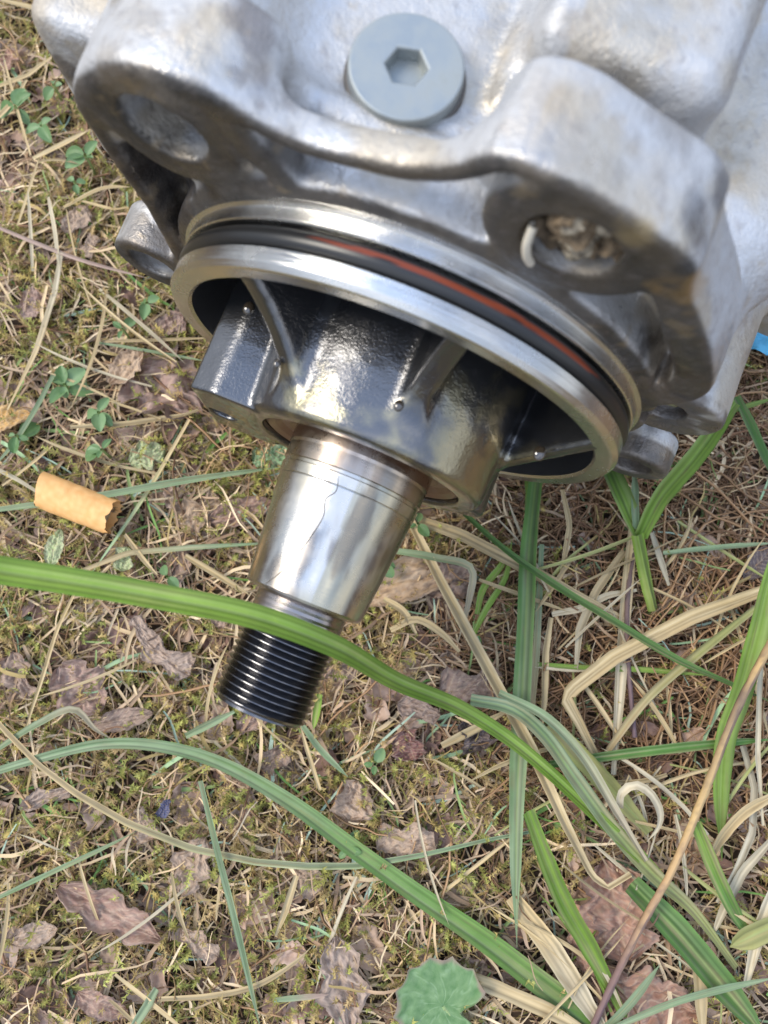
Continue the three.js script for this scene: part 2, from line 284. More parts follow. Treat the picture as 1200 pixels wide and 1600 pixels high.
// bearing carrier: oily cone hub on ribs inside the ring
const RIBS = [[128, 46.5, 0.2, 26, 12.4, 2.2], [77, 46.5, -2, 26, 10.4, 2.3], [206, 46.5, 0, 26, 8, 2], [254, 46.5, 0, 26, 8, 2], [308, 46.5, 0, 26, 8, 2]];
function carrierSDF(x, y, z) {
  const rho = Math.hypot(x, y);
  let d = smax((rho - (27.2 + (17 - z) * 0.06)) * 0.99, z - 17, 2.2);
  for (const [deg, r0, z0, r1, z1, th] of RIBS) {
    const a = deg * Math.PI / 180, c = Math.cos(a), s = Math.sin(a), u = x * c + y * s, v = Math.abs(-x * s + y * c), t = clamp((r0 - u) / (r0 - r1));
    const top = z0 + (z1 - z0) * (t * 0.45 + t * t * 0.55);
    d = smin(d, smax(smax(v - th - 0.02 * (top - z), Math.max(15 - u, u - 47), 1), (z - top) * 0.85, 1.6), 3.2);
  }
  { // slanting arm to the right
    const ax = 23, ay = -7, bx = 42, by = 21, ex = bx - ax, ey = by - ay, l2 = ex * ex + ey * ey, t = clamp(((x - ax) * ex + (y - ay) * ey) / l2), dd = Math.hypot(x - ax - ex * t, y - ay - ey * t), top = 8.4 - 8.4 * t;
    d = smin(d, smax(dd - 1.7, (z - top) * 0.9, 1.4), 2.6);
  }
  // square bolt boss on the left
  const bz = smax(box(x, y, z, -29.5, -3.5, -11.5, 7.8, 17.2, 28.5, 0.7), (x * -0.5 + y * 0.86) - 27.6, 0.8);
  d = smin(d, bz, 1.0);
  d = smin(d, cyl(x, y, z, 24, -16, 6.5, -39, 15.5, 1.2), 3);
  d = smin(d, cyl(x, y, z, 0, 0, 46.2, -43, -38, 0.6), 2.5);
  d = smax(d, -cyl(x, y, z, 0, 0, 22.3, 13.2, 40, 0.3), 0.6);
  d = smax(d, -cyl(x, y, z, -33, -7, 3.3, 11, 40, 0.2), 0.5);
  if (Math.abs(d) < 2) d += N3(x * 0.4, y * 0.4, z * 0.4) * 0.05;
  return d;
}
function carrierColor(x, y, z, nx, ny, nz) {
  let c = [0.125, 0.125, 0.13];
  const beige = sstep(-0.2, 0.25, 0.9 * fbm(x * 0.13 + 2, y * 0.13 + 8, z * 0.13, 4) + 0.42 - 0.032 * Math.hypot(x - 19, y - 17, z - 12)); c = mix3(c, [0.36, 0.31, 0.19], beige * 0.9);
  const dab = sstep(-0.1, 0.25, 0.9 * fbm(x * 0.2 + 12, y * 0.2 + 8, z * 0.2, 4) + 0.25 - 0.045 * Math.hypot(x + 12, y - 26, z - 13)); c = mix3(c, [0.36, 0.32, 0.2], dab * 0.8);
  return c;
}
const carrier = pumpPart('bearing_carrier', surfaceNets(carrierSDF, [-48, -48, -45], [48, 48, 19], 0.58, carrierColor), M.oily);
part('seal', turned([[12.5, 22.2], [15.6, 22.1], [15.9, 21.4], [15.2, 20.2], [14.2, 19.2], [14.5, 17.2], [13.6, 15.9], [12.8, 15.7]], 120), M.seal, carrier).userData.label = 'rust-brown shaft seal set into the hub';
{
  const b = part('bolt', turned([[12, 3.05], [15.2, 3.05], [15.7, 2.5], [15.7, 1.5], [13.8, 1.4], [13.8, 0.01]], 32), M.steel, carrier); b.position.set(-0.033, -0.007, 0);
}

for (const [x, y, z, s] of [[7, 31, 3.5, 1.0], [33, 14, 3.6, 1.3], [-30, 20, 0, 1.1], [4, 28.6, 9, 0.9], [-20, 24, 9, 0.7]]) { // oil drops hanging on the ribs
  const g = new THREE.SphereGeometry(s * MM, 20, 14); g.scale(1, 0.7, 1.25); g.translate(x * MM, y * MM, z * MM); part('oil_drop', g, M.oilDrop, carrier);
}

// shaft: polished taper, undercut neck and screw thread
{
  const prof = [[10, 15.7], [17.5, 15.7], [18.2, 15.55], [21.4, 15.5], [21.6, 15.2], [22.3, 15.2], [22.5, 15.45], [24.6, 15.2], [24.75, 15.05], [25.0, 15.1]];
  for (let k = 0; k <= 30; k++) prof.push([25 + k * 0.76, lerp(15.1, 12.85, k / 30)]);
  prof.push([48.3, 12.5], [48.7, 11.8], [48.8, 10.0]);
  for (let k = 0; k < 9; k++) prof.push([49 + k * 0.62, 9.75 + (k % 2) * 0.1]);
  prof.push([54.6, 9.5]);
  const g = turned(prof, 180), p = g.attributes.position, C = [];
  for (let i = 0; i < p.count; i++) {
    const x = p.getX(i) * 1000, y = p.getY(i) * 1000, z = p.getZ(i) * 1000;
    let c = [0.56, 0.54, 0.5];
    c = mix3(c, [0.43, 0.38, 0.26], sstep(0.0, 0.2, fbm(x * 0.07 + 7, y * 0.07, z * 0.025, 3) + (x > 2 ? 0.16 : -0.12)) * 0.8);  // olive towards the right paints the ground reflection into the colour
    c = mix3(c, [0.14, 0.11, 0.09], sstep(0.0, 0.22, fbm(x * 0.16, y * 0.16 + 9, z * 0.05 + 3, 4)) * 0.65);
    if (z < 21.5) c = mix3(c, [0.3, 0.22, 0.17], 0.6);
    if (z > 48.6) c = [0.34, 0.3, 0.28];
    C.push(...c);
  }
  g.setAttribute('color', new THREE.Float32BufferAttribute(C, 3));
  const shaft = pumpPart('shaft', g, M.shaft);
  // thread as a helical surface
  const pitch = 1.42, z0 = 53.8, z1 = 72.4, seg = 96, prf = [[0, 0], [0.44, 1], [0.56, 1], [1, 0]], P = [], U = [], I = [], rows = [];
  const turns = Math.ceil((z1 - z0) / pitch) + 1;
  for (let t = -1; t < turns; t++) for (let q = 0; q < 3; q++) rows.push([t + prf[q][0], prf[q][1]]);
  rows.forEach(([s, hgt]) => {
    for (let k = 0; k <= seg; k++) {
      const a = -k / seg * Math.PI * 2, zz = z0 + (s + k / seg) * pitch, z = clamp(zz, z0, z1);
      let r = 9.15 + hgt * 1.05; r = Math.min(r, 10.2 - Math.max(0, z - 71.2) * 0.9, 9.5 + Math.max(0, z - 54.2) * 0.9); if (zz > z1) r = Math.min(r, 9.1);
      P.push(Math.cos(a) * r * MM, Math.sin(a) * r * MM, z * MM); U.push(k / seg, s);
    }
  });
  for (let j = 0; j < rows.length - 1; j++) for (let k = 0; k < seg; k++) { const a = j * (seg + 1) + k; I.push(a, a + seg + 1, a + 1, a + 1, a + seg + 1, a + seg + 2); }
  const cz = P.length / 3, last = (rows.length - 1) * (seg + 1); P.push(0, 0, z1 * MM); U.push(0, 0);
  for (let k = 0; k < seg; k++) I.push(last + k, cz, last + k + 1);
  let tg = new THREE.BufferGeometry(); tg.setAttribute('position', new THREE.Float32BufferAttribute(P, 3)); tg.setAttribute('uv', new THREE.Float32BufferAttribute(U, 2)); tg.setIndex(I); tg = tg.toNonIndexed(); tg.computeVertexNormals();
  part('thread', tg, M.thread, shaft).userData.label = 'black oily screw thread';
  // dried oil run down the taper
  const line = [[23, 92], [26, 90], [28, 95], [31, 92], [34, 93.5], [38, 98], [42, 104], [45.5, 113], [47.6, 121]].map(([z, deg]) => { const r = 15.1 - (z - 25) * 0.0987 + 0.02, a = (deg + 6) * Math.PI / 180; return new THREE.Vector3(Math.cos(a) * r * MM, Math.sin(a) * r * MM, z * MM); });
  part('oil_streak', new THREE.TubeGeometry(new THREE.CatmullRomCurve3(line), 60, 0.0001, 6), M.oilLine, shaft);
}

// hex socket plug on top of the body
{
  const s = new THREE.Shape(); s.absarc(0, 0, 8.5 * MM, 0, Math.PI * 2);
  const hex = new THREE.Path(); for (let k = 0; k <= 6; k++) { const a = k * Math.PI / 3 + 0.25, r = 3.75 * MM; k ? hex.lineTo(Math.cos(a) * r, Math.sin(a) * r) : hex.moveTo(Math.cos(a) * r, Math.sin(a) * r); } s.holes.push(hex);
  const g = new THREE.ExtrudeGeometry(s, { depth: 2.4 * MM, bevelEnabled: true, bevelThickness: 0.5 * MM, bevelSize: 0.45 * MM, bevelSegments: 3, curveSegments: 64 });
  g.rotateX(-Math.PI / 2); g.translate(-0.0134, 0.0525, -0.0335);
  const plug = pumpPart('socket_plug', g, M.plug); plug.userData.label = 'zinc-grey round plug with hex socket';
  const ws = new THREE.TorusGeometry(8.9 * MM, 0.7 * MM, 12, 80); ws.rotateX(Math.PI / 2); ws.translate(-0.0134, 0.0522, -0.0335); part('washer', ws, M.washer, plug);
  const fl = new THREE.CylinderGeometry(4.3 * MM, 4.3 * MM, 0.6 * MM, 24); fl.translate(-0.0134, 0.0524, -0.0335); part('socket_floor', fl, M.plug, plug);
}
// dowel end in the tube boss, dirt in the right bolt hole
{ const g = turned([[-26, 3.4], [-18.4, 3.4], [-17.6, 2.4], [-17.4, 0.01]], 40); const m = pumpPart('dowel_pin', g, M.steel); m.position.copy(lift).add(new THREE.Vector3(0.0546, 0.0094, 0)); }
{
  const r = rng(5), gs = [];
  for (let k = 0; k < 26; k++) {
    const g = new THREE.IcosahedronGeometry((1.0 + r() * 1.8) * MM, 3), p = g.attributes.position, s = r() * 50, C = [], base = r() < 0.35 ? [0.5, 0.42, 0.3] : r() < 0.5 ? [0.1, 0.07, 0.04] : [0.27, 0.19, 0.11];
    for (let i = 0; i < p.count; i++) { const q = 1 + 0.7 * N3(p.getX(i) * 700 + s, p.getY(i) * 700, p.getZ(i) * 700); p.setXYZ(i, p.getX(i) * q, p.getY(i) * q, p.getZ(i) * q); C.push(...mix3(base, [0.06, 0.045, 0.03], clamp(0.4 + N3(p.getX(i) * 900 + s, p.getY(i) * 900, 0.5)))); }
    g.setAttribute('color', new THREE.Float32BufferAttribute(C, 3)); g.computeVertexNormals();
    const a = r() * 6.28, q = Math.sqrt(r()) * 6; g.translate((19 + Math.cos(a) * q) * MM, (62.8 + Math.sin(a) * q) * MM, (-14.2 - r() * 3) * MM); gs.push(g);
  }
  part('web_strand', new THREE.TubeGeometry(new THREE.CatmullRomCurve3([[13, 64, -12.6], [13.2, 61, -11.4], [14, 58, -11.2], [15, 55.6, -11.6]].map(([x, y, z]) => new THREE.Vector3(x * MM, y * MM, z * MM))), 20, 0.0007, 7), new THREE.MeshStandardMaterial({ color: new THREE.Color(0.62, 0.56, 0.45), roughness: 0.9 }), pump).position.copy(lift);
  const d = pumpPart('dirt_clod', mergeGeometries(gs), M.dirt); d.userData = { kind: 'stuff', label: 'brown dirt and web packed in the bolt hole' };
}
// ---------------------------------------------------------------- where the single things lie (millimetres in the scene's axes)
const BLADES = [
  {"a":"g","b":"g","w":5,"p":[[-74.5,90,27.9],[-67.5,86,29],[-54.6,84,30.9],[-40.3,82,33.3],[-23.4,79,36.6],[-9.9,70,41.4],[2.8,48,48.3],[18.6,28,54.8],[30.4,20.5,61.9],[40.4,16.5,69.7],[53.2,14.5,81.4],[64.8,11.5,91.9]],"l":"long fresh green grass blade arching over the threaded shaft neck"},
  {"a":"b","b":"m","w":6.2,"p":[[-106.2,7.5,72.6],[-90.1,10.5,67.9],[-73,12.5,64.1],[-57.8,13.5,64.5],[-42.9,12.5,68.5],[-24.8,10.5,78.2],[-6.6,8.5,91],[8.2,7.5,101.1],[26,6.5,112.7],[40.4,5.5,123.3],[52.8,5.5,132]],"l":"long blue-green blade arching across the litter below the shaft thread"},
  {"a":"d","b":"b","w":5.4,"p":[[44.1,12.5,-17.6],[41.9,11.5,-3],[39.7,11.5,13.2],[38.3,11.5,30.7],[36.4,10.5,54.1],[34.5,9.5,78.3],[33.5,8.5,101.6],[33.7,6.5,114.1]],"l":"broad waxy blue-green blade lying straight below the ring"},
  {"a":"b","b":"s","w":2.2,"p":[[44.1,7.5,10.8],[42.8,7.5,25.1],[41.4,7.5,40.7],[39.8,7.5,54.2],[38.8,7.5,67.4]],"l":"narrow dull green blade lying along the broad waxy blade"},
  {"a":"s","b":"s","w":4,"p":[[6.8,8.5,2.9],[15.7,10.5,21.9],[27.1,12.5,44.2],[37.8,14.5,65.2],[45.4,13.5,82.4],[52.7,10.5,96.3],[56.8,9.5,99.3],[62.7,9.5,96.1]],"l":"long ribbed straw crossing over the broad waxy blade"},
  {"a":"s","b":"s","w":4.6,"p":[[5.8,7.5,2.7],[21.4,8.5,8.4],[39,8.5,17.7],[52.8,8.5,25.2],[65.8,7.5,31.7]],"l":"ribbed straw under the dark green blade beside the seal hub"},
  {"a":"d","b":"d","w":2.4,"p":[[22.3,10.5,2.8],[33.2,12.5,13.4],[44.8,13.5,22.2],[61.1,14.5,32.9],[77.3,14.5,42.9],[90.6,13.5,48.8],[103.9,12.5,54.7]],"l":"narrow dark green blade crossing over the folded straws"},
  {"a":"s","b":"s","w":5.2,"p":[[107.4,10.5,22.8],[82.7,11.5,31.5],[61.4,11.5,41.9],[50.1,10.5,50.2],[48.1,10.5,52.8],[51.6,9.5,59.1],[58.2,7.5,72.3]],"l":"broad straw bent sharply into a V"},
  {"a":"s","b":"w","w":4.4,"p":[[70.8,6.5,1.4],[67.5,7.5,19.8],[64.9,7.5,37.3],[62.8,7.5,54.2],[60.6,6.5,72.4]],"l":"flat straw lying under the V-bent straw"},
  {"a":"y","b":"s","w":2.8,"p":[[101.2,9.5,28.8],[84.4,9.5,41.1],[69.8,9.5,52.9],[60,8.5,64.9],[53,7.5,74.7]],"l":"yellowish straw slanting behind the bent straw"},
  {"a":"g","b":"g","w":6.2,"p":[[102.5,26,12.2],[98.7,25,21.2],[94.9,22,36.3],[90.6,19.5,50.7],[88.2,13.5,62.1],[87.8,8.5,76.9],[87.9,5.5,93.9]],"l":"bright green blade standing in front of the brown twig"},
  {"a":"d","b":"d","w":3,"p":[[43.5,9.5,69.5],[60.1,10.5,67.1],[76.6,11.5,65.1],[90.1,11.5,63.8],[103.5,11.5,62.9]],"l":"dark green blade lying level under the twig"},
  {"a":"g","b":"g","w":1.8,"p":[[41.6,7.5,43.8],[55.5,7.5,44.8],[69.3,7.5,45.2],[89.1,7.5,46.9]],"l":"thin pale green blade hidden under the V-bent straw"},
  {"a":"d","b":"d","w":3.4,"p":[[98.8,15.5,-29.8],[102.2,14.5,-22.6],[106.6,12.5,-12.9],[110.4,10.5,-5.1]],"l":"short green blade beside the blue cloth"},
  {"a":"g","b":"g","w":1.8,"p":[[92,13.5,-24.4],[99.4,13.5,-26.7],[111.1,12.5,-30.5]],"l":"thin green blade touching the tube boss"},
  {"a":"b","b":"b","w":1.7,"p":[[77.9,7.5,13.3],[89.5,7.5,12],[100.3,7.5,11.1],[110.2,7.5,10.4]],"l":"thin blue-green blade on the fine brown roots"},
  {"a":"b","b":"b","w":2.4,"p":[[-111,9.5,1.8],[-80.5,10.5,-2.2],[-53.9,10.5,-7.1],[-27.2,9.5,-11.3]],"l":"straight blue-green blade lying over the cigarette butt"},
  {"a":"s","b":"b","w":2,"p":[[-85,7.5,18.7],[-71.5,7.5,13.3],[-53.7,7.5,11.7],[-34,7.5,10.6]],"l":"two-toned straw running under the shaft"},
  {"a":"b","b":"w","w":2.4,"p":[[-1.8,9.5,12.3],[14.1,10.5,15],[23.9,10.5,18],[23.4,8.5,26.1],[20.2,6.5,38.1]],"l":"pale blue-green blade bent at a right angle beside the shaft"},
  {"a":"s","b":"b","w":2.2,"p":[[-105.2,9.5,56.2],[-89.5,11.5,69.4],[-78.6,12.5,76.4],[-65,12.5,83.5],[-48.7,11.5,89.7],[-32.5,10.5,93.1],[-19.7,8.5,94.6],[-6.6,7.5,94.7],[9.9,8.5,91.9],[26.4,8.5,88.3],[40.7,7.5,86]],"l":"long thin straw curving across the mossy litter"},
  {"a":"b","b":"b","w":1.9,"p":[[-46,17.5,72.6],[-41.8,13.5,89.9],[-36.8,10.5,108.5],[-29.9,8.5,133.6]],"l":"straight needle-like blue-green blade crossing the curved straw"},
  {"a":"b","b":"w","w":2.1,"p":[[-102.9,8.5,66.5],[-90.9,10.5,59.1],[-80.9,12.5,55.4],[-76,9.5,60.7],[-71.4,7.5,63.8]],"l":"blue-green blade with a pale broken end"},
  {"a":"b","b":"b","w":1.5,"p":[[-99.2,8.5,102.5],[-84.7,9.5,95.9],[-71.3,9.5,89.8],[-63.7,8.5,86]],"l":"thin blue-green blade above the red-brown leaf"},
  {"a":"s","b":"s","w":2.4,"p":[[-22.5,7.5,97],[-25.1,7.5,104.9],[-27.5,7.5,111.2]],"l":"short stub of yellow straw on the moss"},
  {"a":"s","b":"s","w":1.8,"p":[[-55.5,7.5,125.6],[-43.1,7.5,124.9],[-32,7.5,122.6],[-21.7,7.5,116.8],[-17.5,7.5,112.9]],"l":"pale bowed straw low in the moss"},
  {"a":"b","b":"p","w":1.7,"p":[[-27.4,7.5,125.8],[-20.7,7.5,125.2],[-13.7,7.5,124.6]],"l":"short blue-green stalk piece with a pink tip"},
  {"a":"s","b":"s","w":1.6,"p":[[-67.4,7.5,120],[-57.3,7.5,126.9],[-47.4,7.5,134]],"l":"straw lying beside the curled stalk in moss"},
  {"a":"b","b":"b","w":2.6,"p":[[-56.7,7.5,123.3],[-59.6,7.5,128.3],[-63.2,7.5,133.3]],"l":"short pale green blade tip crossing a straw"},
  {"a":"g","b":"g","w":5.2,"p":[[34.5,24,78.8],[38.4,22.5,89.5],[43.6,17.5,100.8],[50.5,12.5,112.3],[56,8.5,122.2],[60.1,5.5,130.5]],"l":"upright bright green blade with a pointed cut tip"},
  {"a":"g","b":"d","w":4.2,"p":[[76.4,19.5,82.1],[82.4,14.5,94.9],[88.2,10.5,105.6],[93.7,7.5,113.5]],"l":"short upright green blade among pale straws"},
  {"a":"b","b":"y","w":4.8,"p":[[21.7,21.5,52.8],[32.2,20.5,55.1],[40.4,18.5,61.7],[48.4,16.5,72.7],[58.1,13.5,85.4],[67.7,11.5,95.8],[77.5,9.5,104.4],[88.8,6.5,118.9]],"l":"ragged striped green blade peeling toward the lobed leaf"},
  {"a":"b","b":"w","w":2.8,"p":[[29.2,20,51],[39.8,22.5,56.5],[49.8,18.5,66.4],[57.9,15.5,79.3],[66,12.5,92.4]],"l":"pale frayed strip on the ragged striped blade"},
  {"a":"y","b":"y","w":6,"p":[[43.6,11.5,59],[53.1,11.5,69.4],[61.9,10.5,79],[68.9,7.5,86.5]],"l":"broad yellow-green sheath under the ragged blade"},
  {"a":"w","b":"w","w":2.8,"p":[[60.1,12.5,79.8],[58.9,19.5,75.1],[61.4,21,73.1],[64.8,21,74.6],[68.1,18.5,79.4],[68.9,14.5,84],[67,10.5,88.4]],"l":"curled white ribbon of dry leaf"},
  {"a":"d","b":"d","w":8,"p":[[62.6,9.5,98.4],[73.5,10.5,109.7],[82.5,9.5,120.4],[94.3,8.5,134.3]],"l":"broad dark green blade beneath the lobed brown leaf"},
  {"a":"b","b":"b","w":2.4,"p":[[50.8,9.5,133.9],[59.3,11.5,125.7],[67.5,13.5,115.7]],"l":"folded blue-green blade tip beside the twig base"},
  {"a":"b","b":"b","w":2.2,"p":[[53,10.5,131.7],[70,12.5,124.5],[81.1,12.5,121.7],[97,12.5,118.8]],"l":"long pale blue-green blade over the fallen brown leaf"},
  {"a":"s","b":"w","w":7,"p":[[32.9,6.5,102.1],[42,7.5,113.8],[49.7,6.5,125.8],[55.5,6.5,134.4]],"l":"wide ribbed straw beside the upright cut blade"},
  {"a":"s","b":"s","w":5.2,"p":[[16.1,6.5,118.9],[28.8,7.5,123.3],[41.3,7.5,128.3],[52.4,6.5,134.4]],"l":"split straw crossing below the scalloped leaf"},
  {"a":"s","b":"s","w":4.4,"p":[[77.7,9.5,111.7],[78.1,9.5,120.4],[78.3,8.5,133.6]],"l":"upright straw pair beside the broad dark blade"},
  {"a":"w","b":"w","w":2,"p":[[99.7,15.5,35.2],[97.6,14.5,50.8],[96.5,12.5,66.9],[97.6,9.5,84.6]],"l":"white straw standing behind the twig"},
  {"a":"w","b":"w","w":2.8,"p":[[95.1,7.5,65],[97.1,7.5,75.5],[95.5,7.5,86.5],[90.5,7.5,95.8],[84.9,7.5,103.4]],"l":"pale straw bowing among the fine roots"},
  {"a":"w","b":"w","w":3.2,"p":[[101.3,7.5,87.3],[92.1,7.5,95.8],[86.4,7.5,104.9],[82.5,7.5,112.3]],"l":"cream straw fanning from the tuft base"},
  {"a":"s","b":"s","w":3.4,"p":[[101.2,11.5,76.5],[92.6,11.5,80.8],[87.2,9.5,86.9],[83.2,7.5,94.3]],"l":"tan straw curling down behind the short upright blade"},
  {"a":"w","b":"w","w":4,"p":[[99.6,10.5,96.6],[94,9.5,108.8],[90.4,7.5,122.6]],"l":"broad cream straw near the corner tuft"},
  {"a":"y","b":"y","w":6,"p":[[99.2,12.5,106.5],[91.8,10.5,110.3],[87.2,7.5,113.8]],"l":"yellow-green blade bending into the corner tuft"},
  {"a":"s","b":"w","w":3,"p":[[67.4,6.5,12.4],[58.4,7.5,24.2],[53.4,7.5,34.7],[51.9,7.5,45.8]],"l":"pale straw folded under the ribbed straws"},
  {"a":"w","b":"w","w":2.6,"p":[[46.1,7.5,30.3],[53.7,7.5,28.9],[61.8,7.5,25.1],[69.9,7.5,23.7]],"l":"bleached straw loop above the V-bent straw"},
  {"a":"s","b":"s","w":2.6,"p":[[45.7,7.5,31.2],[43.8,7.5,40.7],[43,7.5,52.6],[41.7,7.5,62.5]],"l":"bleached straw hanging down from the loop"},
  {"a":"s","b":"s","w":1.8,"p":[[52.7,7.5,47.5],[58.3,7.5,55.9],[63.7,7.5,65]],"l":"small tan straw under the V of the bent straw"},
  {"a":"w","b":"w","w":2.6,"p":[[75.1,7.5,7.5],[76.8,7.5,14.4],[78.8,7.5,22.4]],"l":"short white straw beside the green stalk"},
  {"a":"s","b":"s","w":2.2,"p":[[50.6,7.5,-4.9],[52.2,7.5,5.3],[49.9,7.5,16.2],[48.3,7.5,20.6]],"l":"kinked straw below the lower bolt ear"},
  {"a":"s","b":"s","w":2.6,"p":[[1.8,7.5,34.7],[8.7,8.5,31.8],[15.7,8.5,35.6],[20.5,7.5,40.4]],"l":"curled cream straw beside the threaded end"},
  {"a":"s","b":"s","w":2.6,"p":[[0,7.5,26],[5.3,8.5,29.6],[8.7,7.5,35.6]],"l":"small curled straw behind the threaded end"},
  {"a":"g","b":"g","w":2.2,"p":[[25.5,7.5,30.3],[27.4,7.5,23.3],[33,7.5,16.2],[34.9,7.5,10.8]],"l":"cluster of thin green blade behind the long straw"},
  {"a":"g","b":"g","w":2,"p":[[23.6,7.5,37.3],[28.2,7.5,28.6],[33.7,7.5,19.8],[35.9,7.5,8.9]],"l":"second thin green blade leaning behind the long straw"},
  {"a":"s","b":"s","w":3,"p":[[15.3,7.5,65],[23.9,7.5,60.9],[32.6,7.5,56.2]],"l":"chopped straw under the arching green blade"},
  {"a":"s","b":"s","w":2.2,"p":[[-126.2,7.5,-170.4],[-117.5,7.5,-167.9],[-109.3,7.5,-165.4]],"l":"cut straw beside the silver housing corner"},
  {"a":"s","b":"s","w":2.2,"p":[[-124.7,7.5,-136.8],[-114,7.5,-141.6],[-105.5,7.5,-150.2]],"l":"bright straw ending against the left ear"},
  {"a":"s","b":"s","w":2.4,"p":[[-123.4,7.5,-124.2],[-117.7,7.5,-132.1],[-114.4,7.5,-139.9]],"l":"thick straw among the upper seedlings"},
  {"a":"s","b":"s","w":2.6,"p":[[-109.7,7.5,-111.3],[-100.5,7.5,-116.8],[-92.9,7.5,-121.6]],"l":"tan straw poking from beneath the left ear"},
  {"a":"s","b":"s","w":1.6,"p":[[-112.2,7.5,-88.2],[-110,7.5,-99.7],[-107.7,7.5,-112]],"l":"thin straw hanging from the tan straw"},
  {"a":"w","b":"w","w":1.9,"p":[[-103.7,7.5,-97.9],[-100.7,7.5,-86.5],[-98.1,7.5,-72.6]],"l":"short pale straw crossing the pink stem"},
  {"a":"p","b":"p","w":1.8,"p":[[-121.7,7.5,-89.1],[-105.3,7.5,-81.8],[-91.2,7.5,-76.2],[-70.5,7.5,-70.3]],"l":"long pinkish stem reaching toward the lower left bolt ear"},
  {"a":"w","b":"s","w":2.4,"p":[[-98.1,7.5,-79],[-98.9,7.5,-66],[-102.8,7.5,-46.7],[-109.3,7.5,-28.8]],"l":"pale flattened straw left of the big pink-brown leaf"},
  {"a":"b","b":"b","w":1.7,"p":[[-96.9,7.5,-39.7],[-101.3,7.5,-28.8],[-106.8,7.5,-18.2],[-112.4,7.5,-10.6]],"l":"grey-green stem through the seedlings"},
  {"a":"s","b":"b","w":1.6,"p":[[-56.4,7.5,-25.7],[-67.2,7.5,-4],[-73.7,7.5,7.1],[-81.7,7.5,19.8]],"l":"grey stem slanting past the cigarette butt"},
  {"a":"s","b":"s","w":1.5,"p":[[-85.2,7.5,24.2],[-89.3,7.5,34.7],[-92.3,7.5,47.5],[-95.5,7.5,60.5]],"l":"thin straw slanting out from under the arching blade"},
  {"a":"s","b":"s","w":1.5,"p":[[-83.4,7.5,-50],[-68.3,7.5,-50.4],[-51.2,7.5,-51.2]],"l":"thin level straw left of the carrier"},
  {"a":"b","b":"b","w":1.2,"p":[[-85.3,7.5,-49.8],[-70,7.5,-47.1],[-50.9,7.5,-43.5]],"l":"thin grey-green stalk across the big pink-brown leaf"},
  {"a":"s","b":"s","w":2,"p":[[-90.7,7.5,-23.4],[-74.1,7.5,-24.5],[-57.6,7.5,-27.3],[-53.9,7.5,-28.8]],"l":"bent straw above the butt beside the seedlings"},
  {"a":"s","b":"s","w":1.8,"p":[[-72.7,7.5,8],[-66.9,7.5,15.3],[-63.1,7.5,19.4]],"l":"short straw stub above the arching blade"},
  {"a":"s","b":"s","w":2.4,"p":[[-55.4,7.5,14],[-46.2,7.5,19.4],[-36.8,7.5,25.1]],"l":"flat straw pointing at the shaft shoulder"},
  {"a":"b","b":"b","w":2.4,"p":[[-52.8,7.5,62.5],[-46.1,7.5,59.2],[-40.1,7.5,56.2]],"l":"short pale green stub under the shaft end"},
  {"a":"b","b":"b","w":1.9,"p":[[-22.2,7.5,59.2],[-17,7.5,65.8],[-9.3,7.5,73.1]],"l":"thin green blade leading away from the shaft tip"},
  {"a":"s","b":"s","w":1.8,"p":[[-98.6,7.5,-94.2],[-87.3,7.5,-100.8],[-78.4,7.5,-101.5]],"l":"dry straw left of the dark web"},
  {"a":"s","b":"s","w":1.6,"p":[[-93.2,7.5,-96.4],[-82.8,7.5,-93.7],[-78.9,7.5,-94.4]],"l":"short straw lying against the lower left ear"},
  {"a":"g","b":"g","w":2.4,"p":[[-17.2,7.5,51.7],[-17.7,7.5,55.1],[-18.8,7.5,60.9]],"l":"tiny green sprout beside the shaft tip"},
  {"a":"g","b":"g","w":2,"p":[[40.1,9.5,-8.1],[40.7,8.5,-2.8],[40.1,7.5,2.5]],"l":"thin green sprout below the seal hub"}
];
